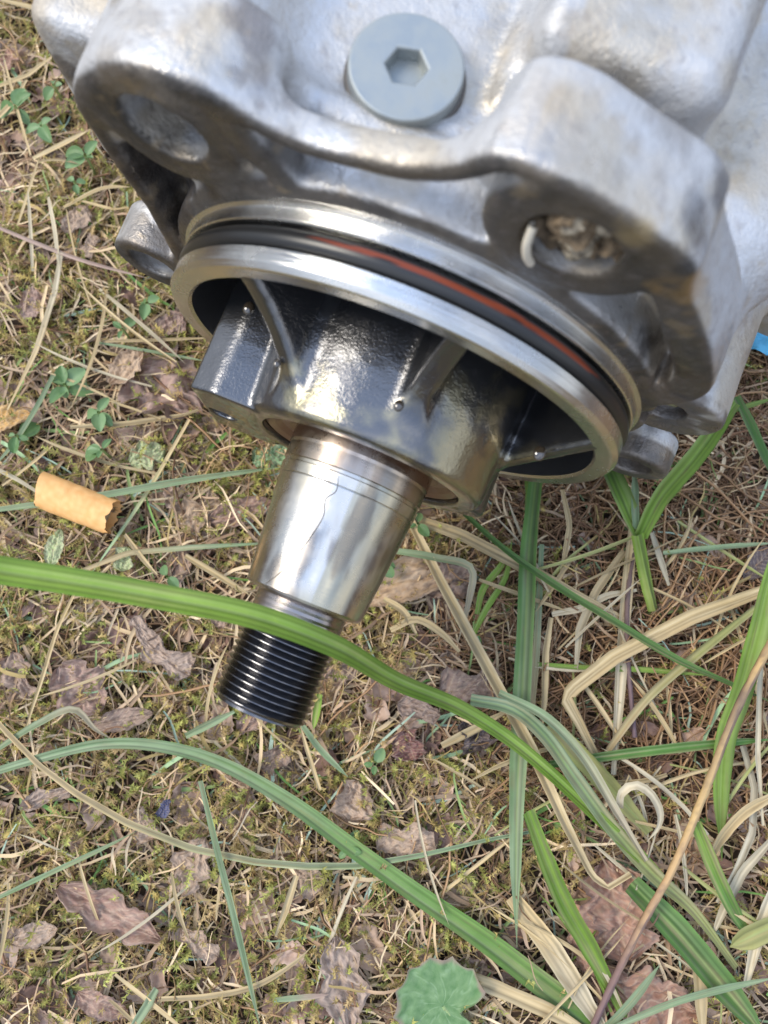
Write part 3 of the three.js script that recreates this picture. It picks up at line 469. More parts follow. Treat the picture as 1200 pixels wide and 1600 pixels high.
const LEAVES = [
  {"c":"pink","q":[-66.7,3.8,-38.2],"t":[-78.7,3.8,-46.3],"L":30,"w":25,"s":"lobed","l":"big flat pink-brown dead leaf half under the carrier"},
  {"c":"red","q":[-70.2,5.8,106.1],"t":[-57.1,5.8,112.1],"L":30,"w":10,"s":"lobed","l":"curled red-brown dead leaf on the moss"},
  {"c":"rust","q":[59.6,6.8,105.8],"t":[62,6.8,119.9],"L":24,"w":21,"s":"lobed","l":"speckled pink-brown lobed leaf behind the twig"},
  {"c":"rust","q":[51.3,5.8,112.9],"t":[54,5.8,123.9],"L":17,"w":9,"s":"oval","l":"narrow rust lobe beside the speckled leaf"},
  {"c":"rust","q":[66.2,4.8,126.5],"t":[80.3,4.8,130.8],"L":27,"w":16,"s":"lobed","l":"crinkled rust-coloured leaf under the blue-green blades"},
  {"c":"tan","q":[4.5,4.8,20.8],"t":[26.2,4.8,15.8],"L":36,"w":13,"s":"oval","l":"long tan curled leaf lying beside the tapered shaft"},
  {"c":"brown","q":[23.7,3.8,49.6],"t":[33.4,3.8,47.5],"L":18,"w":12,"s":"chip","l":"brown leaf chip above the ragged blade"},
  {"c":"brown","q":[9.5,4.8,55.7],"t":[15.6,4.8,57.4],"L":12,"w":7,"s":"chip","l":"small pointed brown chip below the arching blade"},
  {"c":"grey","q":[-8,4.8,79],"t":[-9.3,4.8,84.6],"L":10,"w":13,"s":"chip","l":"grey-brown triangular leaf scrap by the blue-green arch"},
  {"c":"grey","q":[5.9,4.8,88.9],"t":[13.4,4.8,90.9],"L":16,"w":10,"s":"chip","l":"dusty pinkish leaf scrap beside the arching blue-green blade"},
  {"c":"lilac","q":[-10.5,4.8,123.5],"t":[-8.8,4.8,133.7],"L":24,"w":13,"s":"lobed","l":"crumpled grey-violet dead leaf among straws"},
  {"c":"pink","q":[-82.8,3.8,50.1],"t":[-76.7,3.8,56.1],"L":17,"w":15,"s":"lobed","l":"dull pink torn leaf above the kinked blue-green blade"},
  {"c":"brown","q":[-71,4.8,58.5],"t":[-63.3,4.8,56.9],"L":17,"w":6,"s":"oval","l":"dark strip of leaf beside the kinked blade"},
  {"c":"grey","q":[-50,4.8,95.2],"t":[-46.3,4.8,87],"L":15,"w":11,"s":"lobed","l":"pale grey-tan leaf crossed by the needle blade"},
  {"c":"tan","q":[-53.1,4.8,1],"t":[-46.8,4.8,-2.7],"L":14,"w":11,"s":"chip","l":"curled tan scrap beside the shaft shoulder"},
  {"c":"red","q":[-41.2,4.8,1],"t":[-32.1,4.8,-1.8],"L":19,"w":8,"s":"oval","l":"dull red leaf strip beside the shaft shoulder"},
  {"c":"pink","q":[-108.2,3.8,-63.3],"t":[-102.6,3.8,-67.2],"L":11,"w":10,"s":"chip","l":"pale pink leaf chip near the flattened straw"},
  {"c":"ochre","q":[-110.7,5.8,-26.5],"t":[-102.1,5.8,-28.4],"L":15,"w":8,"s":"oval","l":"ochre leaf at the edge of the seedlings"},
  {"c":"lilac","q":[-59.5,4.8,42.4],"t":[-51.6,4.8,48.4],"L":15,"w":10,"s":"chip","l":"grey-violet leaf scrap beside the thread"},
  {"c":"lilac","q":[-66.4,4.8,35.4],"t":[-62.5,4.8,40.6],"L":11,"w":6,"s":"chip","l":"small grey-violet leaf splinter under the arching blade"},
  {"c":"wine","q":[6.9,4.8,65.2],"t":[8.6,4.8,70.1],"L":8,"w":12,"s":"chip","l":"dark wine-red leaf scrap in the straw"},
  {"c":"dark","q":[25.1,3.8,61.9],"t":[26.8,3.8,66.1],"L":9,"w":13,"s":"chip","l":"nearly black leaf scrap under the straw pile"},
  {"c":"brown","q":[-100.3,3.8,46.7],"t":[-98,3.8,51.8],"L":14,"w":11,"s":"chip","l":"brown leaf scrap beside the thin slanting straw"},
  {"c":"lime","q":[-92.9,5.8,11.4],"t":[-91.6,5.8,5.9],"L":11,"w":5,"s":"oval","l":"pale lime leaf scrap below the cigarette butt"},
  {"c":"lime","q":[-72.8,5.8,14.7],"t":[-72.2,5.8,10.5],"L":7,"w":6,"s":"chip","l":"tiny pale lime leaf scrap under the two-toned straw"},
  {"c":"lime","q":[-69.1,4.8,-15.7],"t":[-63.3,4.8,-18],"L":11,"w":9,"s":"lobed","l":"yellowing green leaf left of the seal hub"},
  {"c":"leafgreen","q":[-33.1,4.8,-15.7],"t":[-28.3,4.8,-17.1],"L":11,"w":8,"s":"chip","l":"crinkled green leaf tucked under the hub"},
  {"c":"grey","q":[-63.2,4.8,85.4],"t":[-66.8,4.8,81.4],"L":9,"w":7,"s":"chip","l":"small dusty leaf chip under the curved straw"},
  {"c":"lilac","q":[-89.5,3.8,78.4],"t":[-85.4,3.8,76.8],"L":14,"w":7,"s":"chip","l":"grey leaf strip beneath the curved straw"},
  {"c":"grey","q":[-89.4,4.8,111.7],"t":[-86.2,4.8,110.9],"L":12,"w":6,"s":"oval","l":"small curled grey leaf left of the red-brown leaf"},
  {"c":"red","q":[-70.9,4.8,127.9],"t":[-65.9,4.8,130.1],"L":14,"w":6,"s":"oval","l":"curled reddish stalk leaf low in the moss"},
  {"c":"grey","q":[-47.4,4.8,113.9],"t":[-44.1,4.8,116.2],"L":12,"w":7,"s":"chip","l":"pale grey leaf chip by the needle blade"},
  {"c":"pink","q":[-64.6,4.8,-56.1],"t":[-60,4.8,-60.3],"L":11,"w":8,"s":"chip","l":"reddish leaf flake left of the ring"},
  {"c":"tan","q":[-75.9,5.8,-42.4],"t":[-71.4,5.8,-47.5],"L":14,"w":9,"s":"oval","l":"tan curled leaf on top of the pink-brown leaf"},
  {"c":"brown","q":[-10.6,2.8,43.2],"t":[-7.1,2.8,40.6],"L":15,"w":11,"s":"chip","l":"brown leaf scrap right of the thread"},
  {"c":"brown","q":[18.1,3.8,20.2],"t":[24.4,3.8,19.3],"L":16,"w":12,"s":"chip","l":"brown leaf behind the pale angled blade"},
  {"c":"dark","q":[105.6,4.8,15.8],"t":[108.6,4.8,13],"L":12,"w":7,"s":"oval","l":"violet-grey leaf scrap on the fine roots"},
  {"c":"brown","q":[-44.7,3.8,30.1],"t":[-48,3.8,35.4],"L":8,"w":6,"s":"chip","l":"small brown chip left of the shaft neck"},
  {"c":"rust","q":[-123.8,3.8,-150.4],"t":[-121,3.8,-154.1],"L":9,"w":9,"s":"chip","l":"rusty leaf flake beside the upper straws"},
  {"c":"grey","q":[-95.9,3.8,-92.1],"t":[-93.2,3.8,-95.5],"L":11,"w":8,"s":"chip","l":"grey-pink leaf chip above the pink stem"},
  {"c":"grey","q":[-91.2,3.8,-83.3],"t":[-89.4,3.8,-85.5],"L":8,"w":6,"s":"chip","l":"small grey-pink chip touching the pink stem"},
  {"c":"brown","q":[-29.3,3.8,67.8],"t":[-26.8,3.8,65.3],"L":10,"w":8,"s":"chip","l":"brown chip below the shaft tip"},
  {"c":"pink","q":[-35.6,3.8,59.4],"t":[-32.2,3.8,57.8],"L":9,"w":7,"s":"chip","l":"pink-brown chip between the shaft tip and the arch"},
  {"c":"grey","q":[-20.1,3.8,98.2],"t":[-16.7,3.8,100.5],"L":10,"w":8,"s":"chip","l":"grey-pink chip beside the yellow straw stub"}
];
const SEEDLINGS = [
  {"q":[-93.5,3,-36.4],"n":7,"s":4.6,"l":"leafy green seedling cluster beside the grey-green stem"},
  {"q":[-82.4,3,-27.4],"n":5,"s":4.2,"l":"seedling with oval leaves above the bent straw"},
  {"q":[-105.4,3,-20.5],"n":5,"s":4.4,"l":"pale seedling at the edge beside the ochre leaf"},
  {"q":[-80.6,3,-16.2],"n":4,"s":3.8,"l":"dark green seedling beneath the bent straw"},
  {"q":[-71.3,3,-62.3],"n":4,"s":3.8,"l":"seedling peeping out beside the ring"},
  {"q":[-77.5,3,-53.5],"n":3,"s":3.2,"l":"single bright seedling above the pink-brown leaf"},
  {"q":[-116.9,3,-129.4],"n":4,"s":4.6,"l":"dark seedling between the upper straws"},
  {"q":[-108,3,-122.4],"n":4,"s":4.2,"l":"bluish seedling under the tan straw"},
  {"q":[-105.8,3,-137.8],"n":3,"s":4.2,"l":"upright seedling against the left ear"},
  {"q":[-92.7,3,-110.8],"n":4,"s":4.2,"l":"seedling beside the dark web"},
  {"q":[-96.1,3,-102.8],"n":3,"s":4,"l":"dark round-leaved seedling below the dark web"},
  {"q":[-0.5,3,16.4],"n":4,"s":3.6,"l":"small clover seedling beside the tapered shaft"},
  {"q":[9.2,3,5.3],"n":3,"s":3.6,"l":"clover seedling under the ribbed straw"},
  {"q":[-59.8,3,20.1],"n":2,"s":3,"l":"tiny seedling above the arching blade"},
  {"q":[-2.6,3,69.5],"n":3,"s":3.2,"l":"small bright seedling in the straw below the thread"},
  {"q":[-9.3,3,90.5],"n":3,"s":4,"l":"green seedling half under the arching blue-green blade"}
];
const TUFT = {"stalk":[[75.3,5.5,29.3],[71.5,11.5,20.3],[67.6,18.5,10.5]],"leaf":[[[68.9,15,10.6],[65.1,18,2.1],[62.3,16,-8.3],[63.3,10,-16.5]],[[69.3,15,9.9],[72.7,22,1.2],[79.6,30,-7.9],[87.9,30,-18.2],[93.6,26,-24]],[[68.3,15,9.9],[67.4,18,3.8],[67.8,18,-3.3],[68.8,15,-8.5]]]};
const TWIG = [[97.8,27,35.8],[87.4,23,55.6],[78,22.5,75],[70.2,18.5,93.3],[62.8,14.5,107.3],[56.9,10.5,120.1],[50.5,7.5,134]];
const ROOT = [[70.6,6.5,10.6],[67.3,7.5,25.1],[66.2,7.5,39],[66.4,7.5,52.6],[67,6.5,62.9]];
const BUTT = {"a":[-96.4,9,-4.4],"b":[-76,9,3.4]};
const CLOTH = [[98.8,20,-50.8],[125.4,6,-45.3]];
const IVY = {"q":[14.5,9,126.6],"t":[6.4,9,119.2]};
const FLECK = [-57.6,6,80.8];
// ---------------------------------------------------------------- blades, leaves and seedlings: things lying on the ground (millimetres)
const veinTex = (() => { const r = rng(61), a = Float32Array.from({ length: 64 }, () => r()), b = tileNoise(64, 4, 62, 3), c = tileNoise(64, 2, 63, 2); return grayTex(64, (i, j) => { const o = j * 64 + i, v = 0.36 + 0.72 * (0.75 * a[i] + 0.25 * a[(i + 1) % 64]) * (0.6 + 0.8 * c[o]); return v * (0.82 + 0.3 * b[o]); }, [1, 1 / 0.02], false); })();
const PAL = { g: [[0.2, 0.37, 0.03], [0.32, 0.48, 0.07]], d: [[0.08, 0.22, 0.03], [0.15, 0.31, 0.06]], m: [[0.15, 0.34, 0.05], [0.26, 0.44, 0.1]], b: [[0.24, 0.37, 0.17], [0.4, 0.52, 0.3]], y: [[0.42, 0.45, 0.12], [0.5, 0.48, 0.2]], s: [[0.6, 0.42, 0.19], [0.7, 0.54, 0.3]], w: [[0.6, 0.49, 0.31], [0.7, 0.6, 0.42]], p: [[0.5, 0.33, 0.27], [0.58, 0.42, 0.33]] };
const bladeMat = new THREE.MeshPhysicalMaterial({ vertexColors: true, map: veinTex, roughness: 0.62, specularIntensity: 0.6, transmission: 0.25, thickness: 0, side: THREE.DoubleSide, bumpMap: veinTex, bumpScale: 0.0001 });
const strawMat = new THREE.MeshStandardMaterial({ vertexColors: true, map: veinTex, roughness: 0.85, side: THREE.DoubleSide, bumpMap: veinTex, bumpScale: 0.00012 });
const V = (a) => new THREE.Vector3(a[0] * MM, a[1] * MM, a[2] * MM);
function bladeGeo(pts, width, colA, colB, seed, opt = {}) {
  const r = rng(seed), curve = new THREE.CatmullRomCurve3(pts.map(V), false, opt.stiff ? 'catmullrom' : 'centripetal', opt.stiff ?? 0.5), len = curve.getLength(), n = Math.max(14, Math.round(len / 0.0022)), m = 10, P = [], U = [], C = [], I = [];
  const stripe = Array.from({ length: m + 1 }, () => (r() - 0.5) * 2), fold = opt.fold ?? 0.18 + r() * 0.25, roll0 = (r() - 0.5) * 0.7, roll1 = (r() - 0.5) * 0.9, s0 = opt.s0 ?? 0.75, s1 = opt.s1 ?? 0.45, sd = r() * 90;
  for (let i = 0; i <= n; i++) {
    const t = i / n, c = curve.getPointAt(t), tan = curve.getTangentAt(t), side = new THREE.Vector3(-tan.z, 0, tan.x).normalize(), up = new THREE.Vector3().crossVectors(tan, side).normalize(); if (up.y < 0) up.negate();
    side.applyAxisAngle(tan, lerp(roll0, roll1, t) + 0.18 * N3(t * 5 + sd, 0, 0)); up.applyAxisAngle(tan, lerp(roll0, roll1, t));
    const shape = opt.grow ? lerp(opt.grow[0], opt.grow[1], t) : Math.min(1, lerp(s0, 1, sstep(0, 0.3, t)), lerp(s1, 1, sstep(1, 0.6, t))) * (opt.tip && t > 0.86 ? Math.max(0.06, (1 - t) / 0.14) : 1) * (1 + 0.1 * N3(t * 9 + sd, 3, 0)), w = width * MM * shape;
    for (let k = 0; k <= m; k++) {
      const q = k / m * 2 - 1, p = c.clone().addScaledVector(side, q * w / 2).addScaledVector(up, (Math.abs(q) * fold + 0.05 * N3(t * 14 + sd, q * 2, 5)) * w / 2);
      P.push(p.x, p.y, p.z); U.push(0.05 + seed * 0.137 + (q + 1) * width / 50, t * len);
      let col = mix3(mix3(colA[0], colA[1], clamp(0.5 + 0.9 * N3(t * len * 60 + sd, q * 1.5, 1))), mix3(colB[0], colB[1], clamp(0.5 + 0.9 * N3(t * len * 60 + sd, q * 1.5, 8))), sstep(0.15, 0.85, t + 0.2 * N3(t * 6 + sd, q * 2, 4)));
      const spot = sstep(0.3, 0.42, N3(t * len * 160 + sd, q * 2.5, 12)); col = mix3(col, [0.32, 0.22, 0.11], spot * (opt.spots ?? 0.45));
      col = mix3(col, stripe[k] > 0 ? [0.7, 0.66, 0.46] : [0.1, 0.13, 0.04], Math.abs(stripe[k]) * (stripe[k] > 0 ? 0.28 : 0.2) * (0.7 + 0.6 * N3(t * len * 40, k * 3.1 + sd, 2)));
      const dryp = sstep(0.12, 0.3, fbm(t * len * 22 + sd, k * 0.25, 31, 3)); if (opt.dry) col = mix3(col, [0.56, 0.46, 0.24], dryp * opt.dry);
      if (opt.rib && k === m / 2) col = mix3(col, [0.4, 0.54, 0.16], 0.55);
      C.push(...col);
    }
  }
  for (let i = 0; i < n; i++) for (let k = 0; k < m; k++) { const a = i * (m + 1) + k; I.push(a, a + 1, a + m + 1, a + 1, a + m + 2, a + m + 1); }
  const g = new THREE.BufferGeometry(); g.setAttribute('position', new THREE.Float32BufferAttribute(P, 3)); g.setAttribute('uv', new THREE.Float32BufferAttribute(U, 2)); g.setAttribute('color', new THREE.Float32BufferAttribute(C, 3)); g.setIndex(I); g.computeVertexNormals(); return g;
}
BLADES.forEach((b, i) => {
  const dry = 'swp'.includes(b.a), green = 'gdmby'.includes(b.a);
  const opt = i === 0 ? { grow: [1.05, 0.62], rib: true, dry: 0.25, fold: 0.4, s0: 0.9, s1: 0.8, spots: 0.12 } : i === 1 ? { grow: [0.3, 1], dry: 0.3, spots: 0.25, fold: 0.35 } : { dry: green ? 0.55 : 0, rib: green && b.w > 4.5, spots: green ? 0.35 : 0.5, tip: green ? !/cut|ragged|sheath|stub/.test(b.l) : i % 3 === 0, stiff: dry && b.w > 1.9 && !b.l.includes('curl') ? 0.04 : undefined };
  thing(dry ? 'straw' : 'long_grass', bladeGeo(b.p, b.w * (dry ? 0.76 : i < 2 ? 1 : 0.86), PAL[b.a], PAL[b.b], 100 + i, opt), green ? bladeMat : strawMat, b.l, dry ? 'straw' : 'grass blade', dry ? 'dry straws lying on the litter' : 'grass blades lying over the litter');
});
// loose thin straws that only their place tells apart
function looseStraws(count, seed, x0, x1, z0, z1, label, group, cols) {
  const r = rng(seed);
  for (let i = 0; i < count; i++) {
    const x = lerp(x0, x1, r()), z = lerp(z0, z1, r()), L = 14 + r() * 26, a = r() * Math.PI * 2, bend = (r() - 0.5) * 0.5, pts = [], y0 = 5 + r() * 5, rise = (r() - 0.3) * 5;
    for (let k = 0; k <= 4; k++) { const t = k / 4 - 0.5, an = a + bend * t; pts.push([x + Math.cos(an) * L * t, y0 + rise * t + 2.5 * (0.25 - t * t), z + Math.sin(an) * L * t]); }
    const code = cols[(r() * cols.length) | 0], c = PAL[code], wide = 0.5 + r() * 0.75;
    const look = `${L < 22 ? 'short' : L < 31 ? 'mid-length' : 'long'} ${wide < 0.8 ? 'hair-thin' : 'thin'} ${Math.abs(bend) > 0.13 ? 'bowed' : 'straight'} ${{ s: 'tan', w: 'pale', y: 'yellow-green', g: 'green' }[code]}`;
    thing('loose_straw', bladeGeo(pts, wide, c, c, seed * 50 + i, { tip: true, spots: 0.6, stiff: 0.3 }), strawMat, `${look} ${label}`, 'straw', group);
  }
}
looseStraws(36, 5, 35, 98, 48, 132, 'straw in the tangle around the lobed leaf', 'loose straws around the lobed leaf', 'sswwyg');
looseStraws(18, 6, 30, 104, 4, 48, 'straw on the fine brown roots', 'loose straws on the roots', 'sswy');
looseStraws(18, 7, -118, -62, -140, -10, 'straw on litter beside the flange ears', 'loose straws beside the ears', 'ssw');
looseStraws(18, 8, -95, 25, 45, 132, 'straw in mossy litter below the thread', 'loose straws in the moss', 'ssw');
{ // sprouting grass tuft at the lower bolt ear
  const t = thing('grass_tuft', null, null, 'green grass shoot forking into blades below the lower bolt ear', 'grass tuft'); const o = V(TUFT.stalk[0]); t.position.copy(o);
  const put = (nm, g) => { g.translate(-o.x, -o.y, -o.z); return part(nm, g, bladeMat, t); };
  put('stalk', bladeGeo(TUFT.stalk, 3.4, [[0.4, 0.48, 0.09], [0.3, 0.45, 0.08]], PAL.g, 301, { fold: -0.8, s0: 0.9, s1: 0.95, spots: 0.1 }));
  put('leaf', bladeGeo(TUFT.leaf[0], 5.2, PAL.g, PAL.d, 302, { s0: 0.8, s1: 0.8 })); put('leaf', bladeGeo(TUFT.leaf[1], 5.0, PAL.g, PAL.g, 303, { s0: 0.8, s1: 0.5 })); put('leaf', bladeGeo(TUFT.leaf[2], 2, PAL.b, PAL.b, 304));
}
function stick(pts, r0, r1, cols, seed) {
  const curve = new THREE.CatmullRomCurve3(pts.map(V)), g = new THREE.TubeGeometry(curve, 120, 1, 9), p = g.attributes.position, C = [], c = new THREE.Vector3();
  for (let i = 0; i < p.count; i++) {
    const t = Math.floor(i / 10) / 120, q = curve.getPointAt(t), r = lerp(r0, r1, t) * (1 + 0.22 * N3(t * 34 + seed, (i % 10) % 9 * 0.6, 2)) * MM; c.set(p.getX(i), p.getY(i), p.getZ(i)).sub(q).multiplyScalar(r).add(q); p.setXYZ(i, c.x, c.y, c.z);
    const u = clamp(t + 0.18 * N3(t * 9 + seed, (i % 10) * 0.3, 3)) * (cols.length - 1), k = Math.min(cols.length - 2, u | 0); C.push(...mix3(mix3(cols[k], cols[k + 1], u - k), [0.1, 0.07, 0.06], clamp(N3(t * 70 + seed, (i % 10) * 0.4, 9)) * 0.8));
  }
  g.setAttribute('color', new THREE.Float32BufferAttribute(C, 3)); g.computeVertexNormals(); return g;
}
const woody = new THREE.MeshStandardMaterial({ vertexColors: true, roughness: 0.75 });
thing('twig', stick(TWIG, 1.05, 0.85, [[0.5, 0.33, 0.14], [0.16, 0.11, 0.08], [0.52, 0.35, 0.15], [0.46, 0.29, 0.14], [0.2, 0.12, 0.1], [0.15, 0.09, 0.09]], 3), woody, 'long thin twig, ochre above and purple-brown below, leaning over the grass', 'twig');
thing('twig', stick(ROOT, 0.8, 0.6, [[0.12, 0.08, 0.07], [0.16, 0.1, 0.09], [0.14, 0.09, 0.1]], 8), woody, 'thin dark purple stem under the V-bent straw', 'twig');

const LEAFC = { pink: [[0.36, 0.22, 0.17], [0.48, 0.33, 0.26]], red: [[0.3, 0.165, 0.12], [0.46, 0.3, 0.22]], rust: [[0.5, 0.29, 0.2], [0.38, 0.2, 0.13]], tan: [[0.48, 0.32, 0.19], [0.56, 0.4, 0.26]], brown: [[0.3, 0.2, 0.15], [0.4, 0.28, 0.21]], grey: [[0.42, 0.29, 0.2], [0.52, 0.38, 0.27]], lilac: [[0.38, 0.27, 0.2], [0.48, 0.36, 0.28]], ochre: [[0.6, 0.34, 0.1], [0.66, 0.42, 0.16]], wine: [[0.2, 0.09, 0.08], [0.28, 0.13, 0.11]], dark: [[0.09, 0.065, 0.065], [0.16, 0.12, 0.12]], lime: [[0.42, 0.5, 0.22], [0.5, 0.54, 0.3]], leafgreen: [[0.2, 0.36, 0.16], [0.3, 0.44, 0.24]] };
const leafMat = new THREE.MeshPhysicalMaterial({ vertexColors: true, roughness: 0.72, transmission: 0.12, thickness: 0, side: THREE.DoubleSide, bumpMap: castBump, bumpScale: 0.00022 });
function leafGeo(L, W, shape, cols, seed, curl = 1, big = true) {
  const n = big ? 44 : 18, m = big ? 28 : 10, P = [], C = [], U = [], I = [], r = rng(seed), sd = r() * 99, bend = (r() - 0.3) * 0.35 * curl, cup = (0.15 + r() * 0.5) * curl, skew = (r() - 0.5) * 0.5, lob = 2.2 + r() * 1.6, tearA = Array.from({ length: 5 }, () => 0.35 + r() * 0.75), tearB = Array.from({ length: 6 }, () => 0.35 + r() * 0.75), rollX = (r() - 0.5) * 1.2 * curl;
  const torn = (T, t) => { const u = clamp(t, 0, 0.999) * (T.length - 1), k = u | 0; return lerp(T[k], T[k + 1], u - k); };
  for (let i = 0; i <= n; i++) {
    const t = i / n; const cap = Math.min(1, (t + 0.02) * 9, (1.02 - t) * 9); let w = Math.pow(Math.sin(Math.PI * clamp(t * 0.96 + 0.03)), 0.62);
    if (shape === 'lobed') w *= 0.62 + 0.42 * Math.abs(Math.sin(t * Math.PI * lob + 0.5));
    for (let k = 0; k <= m; k++) {
      const q = k / m * 2 - 1, sideW = shape === 'chip' ? torn(q > 0 ? tearA : tearB, t) * cap / Math.max(w, 0.05) : 1, jag = sideW * (1 + 0.22 * N3(t * 9 + sd, q > 0 ? 3 : 7, 0) + 0.12 * N3(t * 26 + sd, q > 0 ? 3 : 7, 4)), x = (t - 0.5) * L + q * q * skew, z = q * W / 2 * w * jag;
      const vein = Math.abs(((t * 9 - Math.abs(q) * 1.6) % 1 + 1) % 1 - 0.5), y = -bend * L * (t - 0.5) * (t - 0.5) * 2 + rollX * W * 0.12 * q * Math.abs(q) + cup * W * 0.5 * (q * q) * (0.6 + 0.8 * N3(t * 2.5 + sd, q, 1)) + W * 0.13 * N3(t * 4 + sd, q * 2.0, 5) + W * 0.07 * N3(t * 9 + sd, q * 4.2, 8) + W * 0.035 * N3(t * 22 + sd, q * 10, 3) + (vein < 0.12 ? 0.12 : 0) - (Math.abs(q) < 0.08 ? 0.25 : 0);
      P.push(x * MM, y * MM, z * MM); U.push(x * MM, z * MM);
      let c = mix3(cols[0], cols[1], clamp(0.5 + 1.3 * fbm(t * 3 + sd, q * 1.6, 3, 3))); if (vein < 0.1 || Math.abs(q) < 0.07) c = mix3(c, [0.6, 0.46, 0.32], 0.4);
      c = mix3(c, [0.14, 0.1, 0.08], sstep(0.72, 1, Math.abs(q) + 0.3 * N3(t * 7 + sd, q * 2, 15)) * 0.45); c = mix3(c, [0.2, 0.14, 0.11], sstep(0.18, 0.3, N3(t * 30 + sd, q * 18, 2)) * 0.45);
      c = mix3(c, [0.11, 0.08, 0.065], sstep(0.15, 0.4, N3(t * 9 + sd, q * 5, 6)) * 0.5); C.push(...c);
    }
  }
  for (let i = 0; i < n; i++) for (let k = 0; k < m; k++) { const a = i * (m + 1) + k; I.push(a, a + 1, a + m + 1, a + 1, a + m + 2, a + m + 1); }
  const g = new THREE.BufferGeometry(); g.setAttribute('position', new THREE.Float32BufferAttribute(P, 3)); g.setAttribute('uv', new THREE.Float32BufferAttribute(U, 2)); g.setAttribute('color', new THREE.Float32BufferAttribute(C, 3)); g.setIndex(I); g.computeVertexNormals(); return g;
}
LEAVES.forEach((l, i) => {
  const r = rng(900 + i), m = thing('fallen_leaf', leafGeo(l.L, l.w, l.s, LEAFC[l.c], 500 + i), leafMat, l.l, 'leaf', 'fallen leaves in the litter');
  m.position.copy(V(l.q)); m.rotation.set((r() - 0.5) * 0.3, Math.atan2(-(l.t[2] - l.q[2]), l.t[0] - l.q[0]), (r() - 0.5) * 0.25, 'YXZ');
});
// round scalloped green leaf on its stalk
{
  const P = [0, 0, 0], C = [0.1, 0.2, 0.08], U = [0, 0], I = [], rings = 14, seg = 120, R = 12.5;
  for (let j = 1; j <= rings; j++) for (let k = 0; k < seg; k++) {
    const a = k / seg * Math.PI * 2 + 0.5, f = j / rings, scal = 1 - 0.085 * Math.pow(Math.abs(Math.sin(a * 6.5)), 0.7) * f * 1.2 - 0.62 * Math.exp(-((Math.PI - Math.abs(Math.PI - a + 0.5)) ** 2) * 9) * f, rr = R * f * scal, vein = Math.abs(((a * 9 / 6.283 + 0.25 * Math.sin(f * 9 + a * 3)) % 1 + 1) % 1 - 0.5);
    P.push(Math.cos(a) * rr * MM, (0.8 * Math.sin(a * 2 + 1) * f * f + 0.7 * N3(Math.cos(a) * f * 5, Math.sin(a) * f * 5, 3) * f - (vein < 0.1 ? 0.25 * f : 0) + 1.4 * f * f) * MM, Math.sin(a) * rr * MM); U.push(Math.cos(a) * rr * MM, Math.sin(a) * rr * MM);
    let c = mix3([0.08, 0.18, 0.055], [0.18, 0.29, 0.13], clamp(0.45 + 1.4 * fbm(Math.cos(a) * f * 6, Math.sin(a) * f * 6, 2, 3))); if (vein < 0.06) c = mix3(c, [0.3, 0.42, 0.24], 0.3); c = mix3(c, [0.28, 0.17, 0.15], sstep(0.9, 1.0, f + 0.12 * N3(a * 3, f * 4, 8)) * 0.8); C.push(...c);
  }
  for (let k = 0; k < seg; k++) { I.push(0, 1 + (k + 1) % seg, 1 + k); for (let j = 0; j < rings - 1; j++) { const a = 1 + j * seg + k, b = 1 + j * seg + (k + 1) % seg; I.push(a, b, a + seg, b, b + seg, a + seg); } }
  const g = new THREE.BufferGeometry(); g.setAttribute('position', new THREE.Float32BufferAttribute(P, 3)); g.setAttribute('uv', new THREE.Float32BufferAttribute(U, 2)); g.setAttribute('color', new THREE.Float32BufferAttribute(C, 3)); g.setIndex(I); g.computeVertexNormals();
  const t = thing('ivy_plant', null, null, 'round scalloped green leaf with purple rim lying in the straw', 'plant'); t.position.copy(V(IVY.q)).setY(0.002);
  const b = part('leaf_blade', g, leafMat, t); b.position.y = V(IVY.q).y - 0.002; b.rotation.set(0.1, 0.4, 0.08);
  const st = stick([[0, 6.5, 0], [4, 5.5, 5], [7, 2, 11], [8, 0, 16]], 0.7, 0.6, [[0.25, 0.36, 0.14], [0.3, 0.2, 0.14]], 4); part('stalk', st, woody, t);
}
